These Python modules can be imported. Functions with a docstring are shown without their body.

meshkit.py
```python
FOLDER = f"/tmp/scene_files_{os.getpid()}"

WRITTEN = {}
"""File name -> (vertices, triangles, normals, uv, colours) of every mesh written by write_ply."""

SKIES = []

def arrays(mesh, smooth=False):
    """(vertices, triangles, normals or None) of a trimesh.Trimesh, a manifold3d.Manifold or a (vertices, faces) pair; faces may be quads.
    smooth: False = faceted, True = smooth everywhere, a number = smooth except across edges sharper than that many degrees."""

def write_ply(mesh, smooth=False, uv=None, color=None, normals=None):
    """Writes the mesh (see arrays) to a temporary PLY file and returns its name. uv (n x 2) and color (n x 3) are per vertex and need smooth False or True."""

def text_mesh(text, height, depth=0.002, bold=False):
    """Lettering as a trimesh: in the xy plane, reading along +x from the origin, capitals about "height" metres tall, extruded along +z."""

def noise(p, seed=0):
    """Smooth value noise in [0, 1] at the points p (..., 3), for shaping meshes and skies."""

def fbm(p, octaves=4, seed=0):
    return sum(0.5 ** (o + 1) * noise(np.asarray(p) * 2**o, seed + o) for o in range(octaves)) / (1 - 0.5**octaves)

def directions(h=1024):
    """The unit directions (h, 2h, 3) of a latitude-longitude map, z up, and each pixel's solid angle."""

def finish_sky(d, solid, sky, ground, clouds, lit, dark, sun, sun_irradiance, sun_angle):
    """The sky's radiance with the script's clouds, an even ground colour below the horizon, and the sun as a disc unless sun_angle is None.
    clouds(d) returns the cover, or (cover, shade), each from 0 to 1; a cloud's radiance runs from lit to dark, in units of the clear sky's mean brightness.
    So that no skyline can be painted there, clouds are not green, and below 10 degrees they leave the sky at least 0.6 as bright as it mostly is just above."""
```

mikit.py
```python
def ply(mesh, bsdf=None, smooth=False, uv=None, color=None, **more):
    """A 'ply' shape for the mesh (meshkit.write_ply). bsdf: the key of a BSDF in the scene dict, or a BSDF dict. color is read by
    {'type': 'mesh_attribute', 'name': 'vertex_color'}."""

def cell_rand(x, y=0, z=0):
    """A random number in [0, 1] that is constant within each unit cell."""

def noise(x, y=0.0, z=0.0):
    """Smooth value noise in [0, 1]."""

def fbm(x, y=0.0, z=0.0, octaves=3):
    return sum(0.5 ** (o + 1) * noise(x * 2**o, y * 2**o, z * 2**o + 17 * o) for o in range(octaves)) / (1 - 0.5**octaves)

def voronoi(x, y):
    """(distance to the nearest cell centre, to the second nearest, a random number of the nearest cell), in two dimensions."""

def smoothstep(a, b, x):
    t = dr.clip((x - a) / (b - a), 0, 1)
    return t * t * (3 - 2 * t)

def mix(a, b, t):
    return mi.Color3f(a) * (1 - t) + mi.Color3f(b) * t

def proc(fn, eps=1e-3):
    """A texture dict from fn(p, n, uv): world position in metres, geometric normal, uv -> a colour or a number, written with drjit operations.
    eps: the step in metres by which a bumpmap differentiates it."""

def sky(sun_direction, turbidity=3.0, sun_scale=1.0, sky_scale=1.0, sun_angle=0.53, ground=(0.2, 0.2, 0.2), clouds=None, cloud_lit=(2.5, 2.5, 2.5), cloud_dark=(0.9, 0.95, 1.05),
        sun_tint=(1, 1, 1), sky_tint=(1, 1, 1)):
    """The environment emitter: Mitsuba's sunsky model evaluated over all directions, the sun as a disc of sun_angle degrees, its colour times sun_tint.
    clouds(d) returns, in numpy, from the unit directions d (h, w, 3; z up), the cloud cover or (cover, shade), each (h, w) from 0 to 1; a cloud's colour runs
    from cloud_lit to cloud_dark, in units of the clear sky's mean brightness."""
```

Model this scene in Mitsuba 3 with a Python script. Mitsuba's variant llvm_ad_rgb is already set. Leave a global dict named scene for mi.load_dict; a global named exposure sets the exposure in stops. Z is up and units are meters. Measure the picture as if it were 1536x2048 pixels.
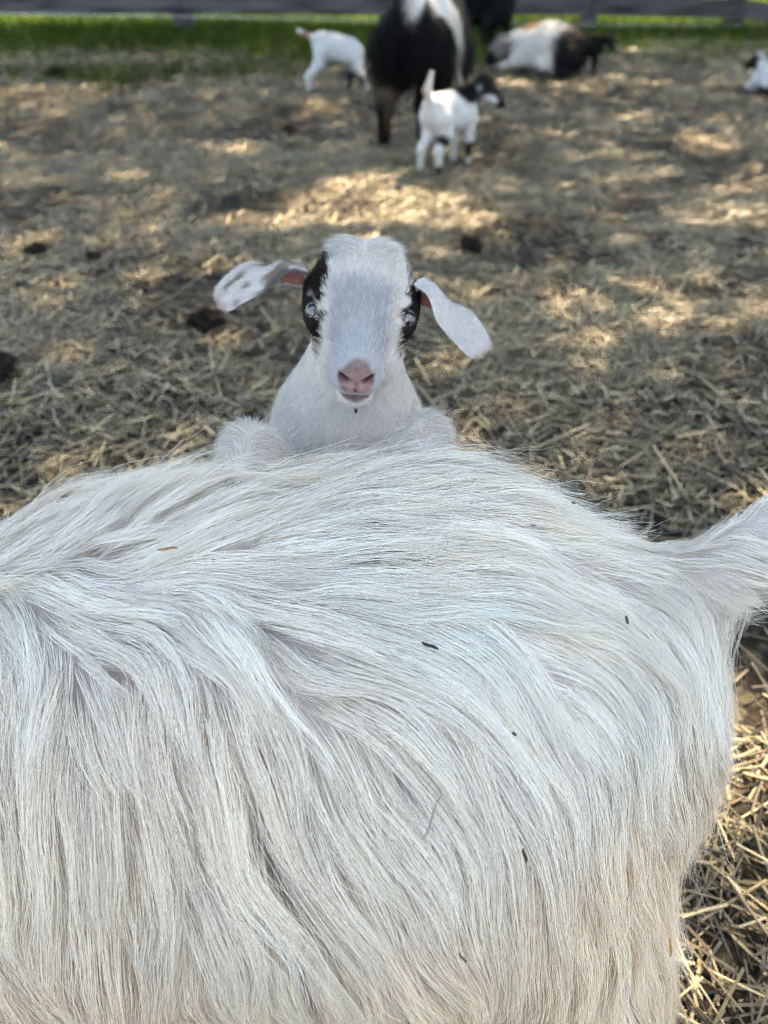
import os, math, numpy as np, trimesh, mitsuba as mi, drjit as dr, mikit, meshkit
from mitsuba import ScalarTransform4f as T

# ------------------------------------------------------------------ camera, sky, exposure
scene, labels = {}, {}
PITCH, CAM_H = math.radians(35), 0.70
scene['camera'] = dict(type='thinlens', fov=49.6, fov_axis='x', aperture_radius=0.0021, focus_distance=0.475,
                       near_clip=0.02, far_clip=400.0,
                       to_world=T().look_at(origin=[0, 0, CAM_H], target=[0, math.cos(PITCH), CAM_H - math.sin(PITCH)], up=[0, 0, 1]))
SUN = np.array([0.34, 0.50, 0.80]); SUN /= np.linalg.norm(SUN)


def cloud_cover(d):  # unseen clouds, added to whiten the blue sky light
    p = d / np.maximum(d[..., 2:], 0.12) * 0.8
    n = meshkit.fbm(np.stack([p[..., 0], p[..., 1], p[..., 2] * 0 + 3.0], -1), 5, 4)
    return np.clip((n - 0.46) / 0.2, 0, 1) * 0.6, np.clip((n - 0.55) / 0.3, 0, 1) * 0.6


scene['sky'] = mikit.sky(SUN.tolist(), turbidity=3.0, sun_scale=1.25, sky_tint=(1.20, 1.0, 0.79), sun_tint=(1.0, 0.94, 0.82),
                         ground=(0.2, 0.19, 0.14), clouds=cloud_cover)
exposure = 4.05

# ------------------------------------------------------------------ helpers
rng = np.random.default_rng(11)
TAG = 'abcdef'
A = lambda *x: np.array(x, float)


def label(key, text=None, cat=None, group=None, kind=None):
    d = {}
    for k, v in (('label', text), ('category', cat), ('group', group), ('kind', kind)):
        if v:
            d[k] = v
    labels[key] = d


def unit(v):
    v = np.asarray(v, float)
    return v / np.maximum(np.linalg.norm(v, axis=-1, keepdims=True), 1e-12)


def sstep(a, b, x):
    t = np.clip((x - a) / (b - a), 0, 1)
    return t * t * (3 - 2 * t)


def cone(p, a, b, ra, rb):
    a, b = np.asarray(a, float), np.asarray(b, float)
    ba = b - a
    t = np.clip((p - a) @ ba / (ba @ ba), 0, 1)
    q = p - a - t[..., None] * ba
    return np.sqrt((q * q).sum(-1)) - (ra + (rb - ra) * t)


def ell(p, c, r, R=None):
    q = p - np.asarray(c, float)
    if R is not None:
        q = q @ np.asarray(R, float).T
    r = np.asarray(r, float)
    k0 = np.sqrt(((q / r) ** 2).sum(-1))
    k1 = np.sqrt(((q / r ** 2) ** 2).sum(-1))
    return k0 * (k0 - 1) / np.maximum(k1, 1e-9)


def smin(a, b, k):
    h = np.maximum(k - np.abs(a - b), 0) / k
    return np.minimum(a, b) - h * h * k / 4


def union(ds, k):
    out = ds[0]
    for d in ds[1:]:
        out = smin(out, d, k)
    return out


def carve(a, b, k):
    return -smin(-a, b, k)


def surface(fn, lo, hi, h):
    """Surface nets of the field fn, evaluated only near its zero set."""
    lo, hi = np.asarray(lo, float), np.asarray(hi, float)
    s = 4
    nc = np.ceil((hi - lo) / (h * s)).astype(int) + 1
    n = nc * s + 1
    g = [lo[k] + np.arange(nc[k]) * h * s + h * s / 2 for k in range(3)]
    C = np.stack(np.meshgrid(*g, indexing='ij'), -1)
    f = fn(C.reshape(-1, 3)).reshape(nc)
    F = np.repeat(np.repeat(np.repeat(np.sign(f) * 9.0, s, 0), s, 1), s, 2)
    F = np.pad(F, ((0, 1),) * 3, mode='edge')
    near = np.argwhere(np.abs(f) < h * s * 1.6)
    off = np.stack(np.meshgrid(*[np.arange(s + 1)] * 3, indexing='ij'), -1).reshape(-1, 3)
    ijk = (near[:, None] * s + off).reshape(-1, 3)
    flat = np.unique(np.ravel_multi_index(ijk.T, n))
    idx = np.stack(np.unravel_index(flat, n), -1)
    vals = np.concatenate([fn(lo + c * h) for c in np.array_split(idx, max(1, len(idx) // 400000))])
    F.reshape(-1)[flat] = vals
    I = F < 0
    m = n - 1
    cnt = sum(I[a:m[0] + a, b:m[1] + b, c:m[2] + c].astype(np.int8) for a in (0, 1) for b in (0, 1) for c in (0, 1))
    act = np.argwhere((cnt > 0) & (cnt < 8))
    num = np.full(m, -1)
    num[tuple(act.T)] = np.arange(len(act))
    acc, w = np.zeros((len(act), 3)), np.zeros(len(act))
    for ax in range(3):
        for a in (0, 1):
            for b in (0, 1):
                o0 = np.zeros(3, int)
                o0[(ax + 1) % 3], o0[(ax + 2) % 3] = a, b
                o1 = o0.copy(); o1[ax] = 1
                v0, v1 = F[tuple((act + o0).T)], F[tuple((act + o1).T)]
                on = (v0 < 0) != (v1 < 0)
                t = np.where(on, v0 / np.where(on, v0 - v1, 1), 0)
                acc += np.where(on[:, None], o0 + t[:, None] * (o1 - o0), 0)
                w += on
    V = lo + (act + acc / w[:, None]) * h
    faces = []
    for ax in range(3):
        b, c = (ax + 1) % 3, (ax + 2) % 3
        sl0, sl1 = [slice(None)] * 3, [slice(None)] * 3
        sl0[ax], sl1[ax] = slice(0, -1), slice(1, None)
        e = np.argwhere(I[tuple(sl0)] != I[tuple(sl1)])
        e = e[(e[:, b] > 0) & (e[:, c] > 0) & (e[:, b] < m[b]) & (e[:, c] < m[c])]
        flip = I[tuple(e.T)]
        quad = []
        for db, dc in ((-1, -1), (0, -1), (0, 0), (-1, 0)):
            k = e.copy(); k[:, b] += db; k[:, c] += dc
            quad.append(num[tuple(k.T)])
        q = np.stack(quad, 1)
        q = q[(q >= 0).all(1)] if False else q
        faces.append(np.where(flip[:, None], q, q[:, ::-1]))
    q = np.vstack(faces)
    tri = np.vstack([q[:, [0, 1, 2]], q[:, [0, 2, 3]]])
    tri = tri[(tri >= 0).all(1)]
    e = h * 0.5
    for _ in range(2):
        gr = np.stack([fn(V + d) - fn(V - d) for d in np.eye(3) * e], -1) / (2 * e)
        V = V - np.clip(fn(V)[:, None], -h, h) * gr / np.maximum((gr * gr).sum(-1, keepdims=True), 0.2) * 0.8
    return trimesh.Trimesh(V, tri, process=False)


def noise3(p, f, seed=0):
    return meshkit.noise(np.asarray(p) * f + 50.0, seed) * 2 - 1


def sample(mesh, n, seed):
    """n points spread over a mesh with smooth normals."""
    r = np.random.default_rng(seed)
    area = mesh.area_faces
    f = np.searchsorted(np.cumsum(area) / area.sum(), r.random(n)).clip(0, len(area) - 1)
    a, b = r.random((2, n))
    a, b = np.where(a + b > 1, 1 - a, a), np.where(a + b > 1, 1 - b, b)
    w = np.stack([1 - a - b, a, b], -1)
    tri = mesh.faces[f]
    return (mesh.vertices[tri] * w[..., None]).sum(1), unit((mesh.vertex_normals[tri] * w[..., None]).sum(1))


def add_strands(key, P, R, N, C, bsdf='hair_paint', roll=0.5, seed=0):
    """Hairs as one mesh of narrow ribbons with rounded shading: P (n, m, 3) paths, R (n, m) half widths, N (n, 3) outward, C (n, 3) or (n, m, 3) colours."""
    n, m = R.shape
    r = np.random.default_rng(seed + 900)
    Tn = unit(np.gradient(P, axis=1))
    S = unit(np.cross(Tn, N[:, None] + 0 * Tn))
    O = np.cross(S, Tn)
    a = r.normal(0, roll, n)[:, None, None]
    S, O = S * np.cos(a) + O * np.sin(a), O * np.cos(a) - S * np.sin(a)
    V = np.stack([P - S * R[..., None], P + S * R[..., None]], 2)
    VN = np.stack([unit(O - S * 0.75), unit(O + S * 0.75)], 2)
    k = np.arange(n * m * 2).reshape(n, m, 2)
    q = np.stack([k[:, :-1, 0], k[:, :-1, 1], k[:, 1:, 1], k[:, 1:, 0]], -1).reshape(-1, 4)
    C = np.asarray(C, float)
    C = np.broadcast_to(C[:, None] if C.ndim == 2 else C, (n, m, 3))
    col = np.clip(np.repeat(C[:, :, None], 2, 2).reshape(-1, 3), 0.004, 0.93)
    path = meshkit.write_ply((V.reshape(-1, 3), np.vstack([q[:, [0, 1, 2]], q[:, [0, 2, 3]]])), False, None, col, normals=VN.reshape(-1, 3))
    scene[key] = dict(type='ply', filename=path, face_normals=False, bsdf={'type': 'ref', 'id': bsdf})


def add(key, mesh, bsdf, smooth=True, color=None, uv=None):
    scene[key] = mikit.ply(mesh, bsdf, smooth=smooth, color=color, uv=uv)


def merge(parts):
    return trimesh.util.concatenate(parts)


def tangent(d, n):
    return unit(d - (d * n).sum(-1, keepdims=True) * n)


# ------------------------------------------------------------------ materials
def principled(key, color, rough=0.7, spec=0.3, **kw):
    c = color if isinstance(color, dict) else {'type': 'rgb', 'value': list(color)}
    scene[key] = {'type': 'twosided', 'bsdf': {'type': 'principled', 'base_color': c, 'roughness': rough, 'specular': spec, **kw}}


VC = {'type': 'mesh_attribute', 'name': 'vertex_color'}
principled('skin_paint', VC, 0.85, 0.08)
principled('horn_paint', VC, 0.45, 0.4)
principled('eye_paint', VC, 0.08, 0.6)
principled('straw_paint', VC, 0.42, 0.3)
principled('wood_paint', VC, 0.8, 0.2)


principled('hair_paint', VC, 0.45, 0.07)

# ------------------------------------------------------------------ ground
def ground_z(x, y):
    p = np.stack([x, y, np.zeros_like(x)], -1)
    return (meshkit.fbm(p * 2.2, 4, 3) - 0.5) * 0.035


def dirt(p, n, uv):
    a = mikit.fbm(p.x * 6, p.y * 6, 0.0, 4)
    b = mikit.fbm(p.x * 60, p.y * 60, 0.0, 3)
    soil = mikit.mix((0.016, 0.014, 0.012), (0.048, 0.040, 0.030), mikit.smoothstep(0.35, 0.7, a * 0.5 + b * 0.5))
    litter = mikit.mix(soil, (0.12, 0.105, 0.065), mikit.smoothstep(0.54, 0.66, b) * 0.5)
    g = mikit.smoothstep(5.6, 7.6, p.y + (a - 0.5) * 2.4)
    return mikit.mix(litter, (0.03, 0.048, 0.014), g)


principled('dirt', mikit.proc(dirt), 0.95, 0.1)
gx, gy = np.meshgrid(np.concatenate([[-300, -60, -12], np.linspace(-5, 5, 180), [12, 60, 300]]),
                     np.concatenate([[-300, -60, -8], np.linspace(-1.5, 12, 230), [20, 60, 300]]), indexing='ij')
gv = np.stack([gx, gy, ground_z(gx, gy)], -1).reshape(-1, 3)
k = np.arange(gx.size).reshape(gx.shape)
gq = np.stack([k[:-1, :-1], k[1:, :-1], k[1:, 1:], k[:-1, 1:]], -1).reshape(-1, 4)
add('ground', (gv, gq), 'dirt', True)
label('ground', 'trampled brown soil of the goat pen', kind='structure')


def stalks(n, xy, length, radius, tilt, bend, seed, dz, seg=2):
    """n bent three-sided stalks of two pieces: (vertices, faces, stalk number of each vertex)."""
    r = np.random.default_rng(seed)
    ang = r.random(n) * 2 * np.pi
    el = np.abs(r.normal(0, tilt, n))
    d = np.stack([np.cos(ang) * np.cos(el), np.sin(ang) * np.cos(el), np.sin(el)], -1)
    L = length * r.lognormal(0, 0.45, n)
    w = radius * r.uniform(0.6, 1.35, n)
    base = np.stack([xy[:, 0], xy[:, 1], ground_z(xy[:, 0], xy[:, 1]) + dz * r.random(n) ** 1.5 + w], -1)
    side = unit(np.cross(d, [0, 0, 1.0]))
    up = np.cross(side, d)
    kink = side * r.normal(0, bend, (n, 1)) - up * np.abs(r.normal(0, bend * 0.5, (n, 1)))
    pts = [base - d * L[:, None] / 2, base + kink * L[:, None] * 0.5, base + d * L[:, None] / 2][::(1 if seg == 2 else 2)]
    flat = r.uniform(0.35, 1.0, n)
    V = []
    for i, p in enumerate(pts):
        for q in range(3):
            a = q * 2 * np.pi / 3
            V.append(p + side * (w * math.cos(a))[:, None] + up * (w * flat * math.sin(a))[:, None])
    V = np.stack(V, 1)
    V[..., 2] = np.maximum(V[..., 2], ground_z(V[..., 0], V[..., 1]) - 0.004)
    f = []
    for i in range(seg):
        for q in range(3):
            a, b, c, e = i * 3 + q, i * 3 + (q + 1) % 3, i * 3 + 3 + (q + 1) % 3, i * 3 + 3 + q
            f += [[a, b, c], [a, c, e]]
    Fc = (np.array(f)[None] + (np.arange(n) * 3 * (seg + 1))[:, None, None]).reshape(-1, 3)
    return V.reshape(-1, 3), Fc, np.repeat(np.arange(n), 3 * (seg + 1)), L


def scatter(n, x, y0, y1, seed, keep=None):
    r = np.random.default_rng(seed)
    y = y0 + (y1 - y0) * r.random(n)
    half = np.interp(y, [0, 1, 12], x)
    p = np.stack([r.uniform(-1, 1, n) * half, y], -1)
    if keep is not None:
        p = p[r.random(n) < keep(p)]
    return p


def straw_density(p):
    q = np.concatenate([p, p[:, :1] * 0], -1)
    return np.clip(0.48 + 3.2 * (meshkit.fbm(q * 2.6, 4, 8) - 0.46), 0.06, 1) * (1 - 0.85 * sstep(5.3, 7.3, p[:, 1] + noise3(q, 1.6, 5)))


SV, SF, SC, at = [], [], [], 0
for n, y0, y1, L, rad, dz, sd, seg in ((34000, 0.15, 1.8, 0.042, 0.0014, 0.017, 1, 2), (62000, 1.4, 3.6, 0.045, 0.0013, 0.016, 2, 1), (46000, 3.3, 8.0, 0.05, 0.0018, 0.016, 3, 1)):
    xy = scatter(int(n * 1.35), [1.15, 1.45, 6.4], y0, y1, sd, straw_density)
    v, f, who, LL = stalks(len(xy), xy, L, rad, 0.10, 0.03, sd + 10, dz, seg)
    r = np.random.default_rng(sd + 20)
    m = len(xy)
    tone = r.random(m)
    col = np.where(tone[:, None] < 0.40, A(0.38, 0.325, 0.205), np.where(tone[:, None] < 0.80, A(0.145, 0.122, 0.086), np.where(tone[:, None] < 0.93, A(0.04, 0.034, 0.026), A(0.135, 0.12, 0.068))))
    col = col * r.uniform(0.55, 1.4, (m, 1))
    SV.append(v); SF.append(f + at); SC.append(col[who]); at += len(v)
add('straw_litter', trimesh.Trimesh(np.vstack(SV), np.vstack(SF), process=False), 'straw_paint', False, np.clip(np.vstack(SC), 0, 0.75))
label('straw_litter', 'loose yellow and grey straw scattered over the pen floor', 'straw', kind='stuff')


r = np.random.default_rng(77)
heaps = np.stack([r.uniform(-2.2, 2.2, 70), r.uniform(0.5, 6.2, 70)], -1)
dxy = np.repeat(heaps, 26, 0) + r.normal(0, 0.05, (70 * 26, 2)) * r.uniform(0.5, 2.5, (70, 1)).repeat(26, 0)
ico = trimesh.creation.icosphere(1, 1.0)
dz = ground_z(dxy[:, 0], dxy[:, 1]) + r.uniform(0.004, 0.018, len(dxy))
ds = r.uniform(0.0035, 0.0065, (len(dxy), 1, 1)) * (1 + 0.3 * r.random((len(dxy), 1, 3)))
dV = ico.vertices[None] * ds + np.concatenate([dxy, dz[:, None]], 1)[:, None]
dF = ico.faces[None] + (np.arange(len(dxy)) * len(ico.vertices))[:, None, None]
add('goat_droppings', trimesh.Trimesh(dV.reshape(-1, 3), dF.reshape(-1, 3), process=False), 'straw_paint', True, np.repeat(A(0.028, 0.021, 0.016) * r.uniform(0.6, 1.5, (len(dxy), 1)), len(ico.vertices), 0))
label('goat_droppings', 'small dark goat droppings scattered through the straw', 'droppings', kind='stuff')


def blades(xy, height, seed):
    r = np.random.default_rng(seed)
    n = len(xy)
    a = r.random(n) * 2 * np.pi
    h = height * r.lognormal(0, 0.35, n)
    w = r.uniform(0.0025, 0.005, n)
    s = np.stack([np.cos(a), np.sin(a), 0 * a], -1)
    lean = np.stack([r.normal(0, 0.35, n), r.normal(0, 0.35, n), np.ones(n)], -1)
    base = np.stack([xy[:, 0], xy[:, 1], ground_z(xy[:, 0], xy[:, 1]) - 0.002], -1)
    mid = base + lean * A(0.7, 0.7, 1) * (h * 0.55)[:, None]
    tip = base + lean * A(1.4, 1.4, 0.95) * h[:, None]
    V = np.stack([base - s * w[:, None], base + s * w[:, None], mid + s * w[:, None] * 0.8, mid - s * w[:, None] * 0.8, tip], 1)
    f = np.array([[0, 1, 2], [0, 2, 3], [3, 2, 4]])
    c = np.where(r.random((n, 1)) < 0.75, A(0.07, 0.13, 0.018), A(0.14, 0.155, 0.045)) * r.uniform(0.7, 1.35, (n, 1))
    c = c * np.where(xy[:, 1:] < 8.3, 0.34 + 0.35 * meshkit.noise(base * 1.7, 6)[:, None], 1.25)  # shade before the fence and sun beyond it are put into the blade colour
    return V.reshape(-1, 3), (f[None] + (np.arange(n) * 5)[:, None, None]).reshape(-1, 3), np.repeat(c, 5, 0)


scene['grass_blade'] = {'type': 'principledthin', 'base_color': VC, 'roughness': 0.5, 'diff_trans': 0.9}


def grass_density(p):
    q = np.concatenate([p, p[:, :1] * 0], -1)
    return sstep(5.6, 8.2, p[:, 1] + noise3(q, 1.3, 9) * 1.1 + noise3(q, 4, 10) * 0.5 + 0.45 * sstep(0.4, -1.0, p[:, 0]) + noise3(q, 9, 11) * 0.5)


gxy = np.vstack([scatter(36000, [0.6, 1.2, 5.6], 4.6, 9.4, 41, grass_density), scatter(26000, [0.6, 1.2, 5.6], 9.2, 13.5, 42)])
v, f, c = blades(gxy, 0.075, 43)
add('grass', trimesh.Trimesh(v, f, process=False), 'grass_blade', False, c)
label('grass', 'short green grass along the fence and over the field beyond', 'grass', kind='stuff')

# ------------------------------------------------------------------ fence
def board(p, q, w, t, seed, tone=1.0):
    """A weathered plank from p to q (its centre line), width w upright, thickness t, with an uneven surface."""
    p, q = np.asarray(p, float), np.asarray(q, float)
    L = np.linalg.norm(q - p)
    d = (q - p) / L
    up = unit(A(0, 0, 1) - d * d[2]) if abs(d[2]) < 0.9 else A(0, 0, 0)
    if abs(d[2]) >= 0.9:
        up = A(1, 0, 0)
    n = np.cross(d, up)
    prof = np.array([[-1, -.92], [-.9, -1], [.9, -1], [1, -.92], [1, .92], [.9, 1], [-.9, 1], [-1, .92]]) * [w / 2, t / 2]
    k = 24
    s = np.linspace(0, 1, k)
    c = p + s[:, None] * (q - p)
    V = c[:, None] + prof[None, :, :1] * up + prof[None, :, 1:] * n
    V = V + (noise3(V.reshape(-1, 3) + seed, 9, seed).reshape(k, 8, 1)) * n * 0.004 + noise3(V.reshape(-1, 3), 3, seed + 1).reshape(k, 8, 1) * up * 0.004
    f = []
    for i in range(k - 1):
        for j in range(8):
            a, b = i * 8 + j, i * 8 + (j + 1) % 8
            f += [[a, a + 8, b + 8], [a, b + 8, b]]
    f += [[0, j, j + 1] for j in range(1, 7)] + [[(k - 1) * 8, (k - 1) * 8 + j + 1, (k - 1) * 8 + j] for j in range(1, 7)]
    m = trimesh.Trimesh(V.reshape(-1, 3), f, process=False)
    m.fix_normals()
    return m


def wood(p, n, uv):
    g = mikit.fbm(p.x * 4, p.y * 4, p.z * 70, 4)
    k = mikit.fbm(p.x * 3, p.y * 3, p.z * 14, 3)
    return mikit.mix((0.022, 0.021, 0.024), (0.125, 0.12, 0.122), mikit.smoothstep(0.3, 0.7, g * 0.6 + k * 0.4))


principled('fence_wood', mikit.proc(wood), 0.85, 0.2)
posts = [(-4.62, 7.98), (-1.674, 7.97), (0.02, 8.02), (1.72, 8.05), (3.03, 8.30), (4.85, 8.55)]
label('board_fence', 'weathered grey board fence along the back of the pen', 'fence')
np_, nr = 0, 0


def numbered(base):
    k = base
    i = 0
    while k in scene:
        i += 1
        k = f'{base}_{i:03d}'
    return k


for i, (x, y) in enumerate(posts):
    w = 0.17 if i == 1 else 0.125
    add(numbered('board_fence__post'), board((x, y + 0.075, -0.15), (x + 0.01, y + 0.08, 1.18), w, 0.12, 60 + i), 'fence_wood', 25)
drop = [0.0, 0.0, -0.01, -0.015, -0.06, -0.22]
for row, z in enumerate((0.205, 0.52, 0.86)):
    for i in range(len(posts) - 1):
        a, b = posts[i], posts[i + 1]
        za, zb = z + drop[i], z + drop[i + 1]
        if row:
            za, zb = z + drop[i] * 0.5, z + drop[i + 1] * 0.5
        da, db = A(a[0] + 0.004, a[1] - 0.004, za), A(b[0] - 0.004, b[1] - 0.004, zb)
        add(numbered('board_fence__rail'), board(da, db, 0.142, 0.028, 80 + row * 10 + i), 'fence_wood', 25)
principled('wire_metal', (0.50, 0.50, 0.49), 0.4, 0.4)
wp = [A(-4.7, 7.86, 0.165), A(-1.67, 7.88, 0.122), A(0.02, 7.93, 0.087), A(1.72, 7.96, 0.055), A(3.03, 8.2, 0.03), A(4.9, 8.45, 0.03)]
wires = []
for a, b in zip(wp[:-1], wp[1:]):
    wires.append(trimesh.creation.cylinder(0.0045, segment=[a, b], sections=6))
add('fence_wire', merge(wires), 'wire_metal', 40)
label('fence_wire', 'thin pale wire strung low in front of the board fence', 'wire')

# ------------------------------------------------------------------ shade tree (stands outside the frame; its crown shades the pen)
sun_spots = [  # ground places the crown leaves open: x, y, half width, half depth, how open
    (-0.05, 2.72, 0.27, 0.32, 1.0), (-0.34, 2.50, 0.21, 0.11, 0.95), (0.16, 2.46, 0.18, 0.11, 0.95), (-0.58, 3.45, 0.11, 0.13, 0.8), (-0.30, 4.33, 0.16, 0.22, 0.7),
    (-1.72, 4.60, 0.42, 0.50, 0.7), (-1.55, 4.05, 0.22, 0.2, 0.6), (0.95, 3.20, 0.14, 0.12, 0.8), (1.25, 3.60, 0.15, 0.25, 0.8), (1.10, 4.15, 0.2, 0.16, 0.7),
    (0.93, 5.2, 0.55, 0.22, 0.75), (1.22, 2.85, 0.13, 0.11, 0.8), (1.03, 2.48, 0.17, 0.12, 0.8), (0.63, 1.68, 0.08, 0.08, 0.45),
    (0.37, 1.88, 0.11, 0.05, 0.4), (-0.85, 2.72, 0.25, 0.10, 0.4), (0.38, 0.42, 0.20, 0.26, 0.60), (0.05, 3.3, 0.1, 0.1, 0.6), (1.9, 6.9, 0.4, 0.25, 0.6), (-3.0, 7.4, 0.5, 0.2, 0.5)]


def openness(g):
    o = np.zeros(len(g))
    q = np.concatenate([g, g[:, :1] * 0], -1)
    wob = noise3(q, 7, 71) * 0.35 + noise3(q, 17, 72) * 0.25
    for x, y, a, b, s in sun_spots:
        d = np.sqrt(((g[:, 0] - x) / a) ** 2 + ((g[:, 1] - y) / b) ** 2) + wob
        o = np.maximum(o, s * (1 - sstep(0.75, 1.15, d)))
    return o


r = np.random.default_rng(5)
nleaf = 76000
g = np.stack([r.uniform(-4.6, 4.6, nleaf), r.uniform(-2.2, 9.0, nleaf)], -1)
nclump = 2600
g[:nclump] = np.stack([r.uniform(-0.60, 0.12, nclump), r.uniform(-0.35, 0.45, nclump)], -1)  # extra leaves added only to keep stray sun off the white goat
edge = ((g[:, 0] / 4.6) ** 4 + ((g[:, 1] - 3.3) / 5.5) ** 4)
keep = (r.random(nleaf) > openness(g)) & (edge + noise3(np.concatenate([g, g[:, :1] * 0], -1), 0.9, 3) * 0.25 < 1) & ~((openness(g) > 0.95))
g = g[keep]
nleaf = len(g)
hgt = r.uniform(5.2, 7.4, nleaf)
pos = np.concatenate([g, np.zeros((nleaf, 1))], -1) + SUN * (hgt / SUN[2])[:, None]
ax = unit(r.normal(size=(nleaf, 3)) * A(1, 1, 0.5))
sd = unit(np.cross(ax, unit(r.normal(size=(nleaf, 3)) * 0.6 + A(0, 0, 1))))
ll, lw = r.uniform(0.05, 0.085, nleaf)[:, None], r.uniform(0.028, 0.042, nleaf)[:, None]
fold = unit(np.cross(sd, ax)) * lw * 0.35
LV = np.stack([pos - ax * ll, pos + sd * lw + fold, pos + ax * ll, pos - sd * lw + fold], 1).reshape(-1, 3)
LF = (np.array([[0, 1, 2], [0, 2, 3]])[None] + (np.arange(nleaf) * 4)[:, None, None]).reshape(-1, 3)
scene['leaf'] = {'type': 'principledthin', 'base_color': {'type': 'rgb', 'value': [0.07, 0.12, 0.03]}, 'roughness': 0.5, 'diff_trans': 0.7}
add('shade_tree__crown', trimesh.Trimesh(LV, LF, process=False), 'leaf', False)
principled('bark', (0.12, 0.09, 0.065), 0.9, 0.1)
cc = A(*(A(0, 2.7, 0) + SUN * (6.2 / SUN[2]))[:2], 6.2)
foot = A(cc[0] + 5.4, cc[1] + 1.0, 0)
fork = A(foot[0] - 0.7, foot[1] - 0.2, 4.3)
trunk = merge([trimesh.creation.cylinder(rad, segment=[p, q], sections=14) for rad, p, q in
               ((0.30, foot - A(0, 0, 0.2), foot + A(-0.2, 0, 1.6)), (0.25, foot + A(-0.2, 0, 1.5), foot + A(-0.45, -0.1, 3.1)), (0.21, foot + A(-0.44, -0.1, 3.0), fork))])
add('shade_tree__trunk', trunk, 'bark', 40)
for i, (dx, dy, dz, rad) in enumerate(((-4.2, -0.4, 1.9, .11), (-2.2, 1.8, 2.1, .09), (-3.2, -2.6, 1.7, .09), (-1.2, -1.6, 2.3, .08))):
    e = fork + A(dx, dy, dz)
    m1 = fork + A(dx * .5, dy * .45, dz * .7)
    add(numbered('shade_tree__limb'), merge([trimesh.creation.cylinder(rad, segment=[fork - A(0, 0, .1), m1], sections=9), trimesh.creation.cylinder(rad * .6, segment=[m1, e], sections=8)]), 'bark', 40)
label('shade_tree', 'tall leafy tree whose spreading crown shades the pen', 'tree')

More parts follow.
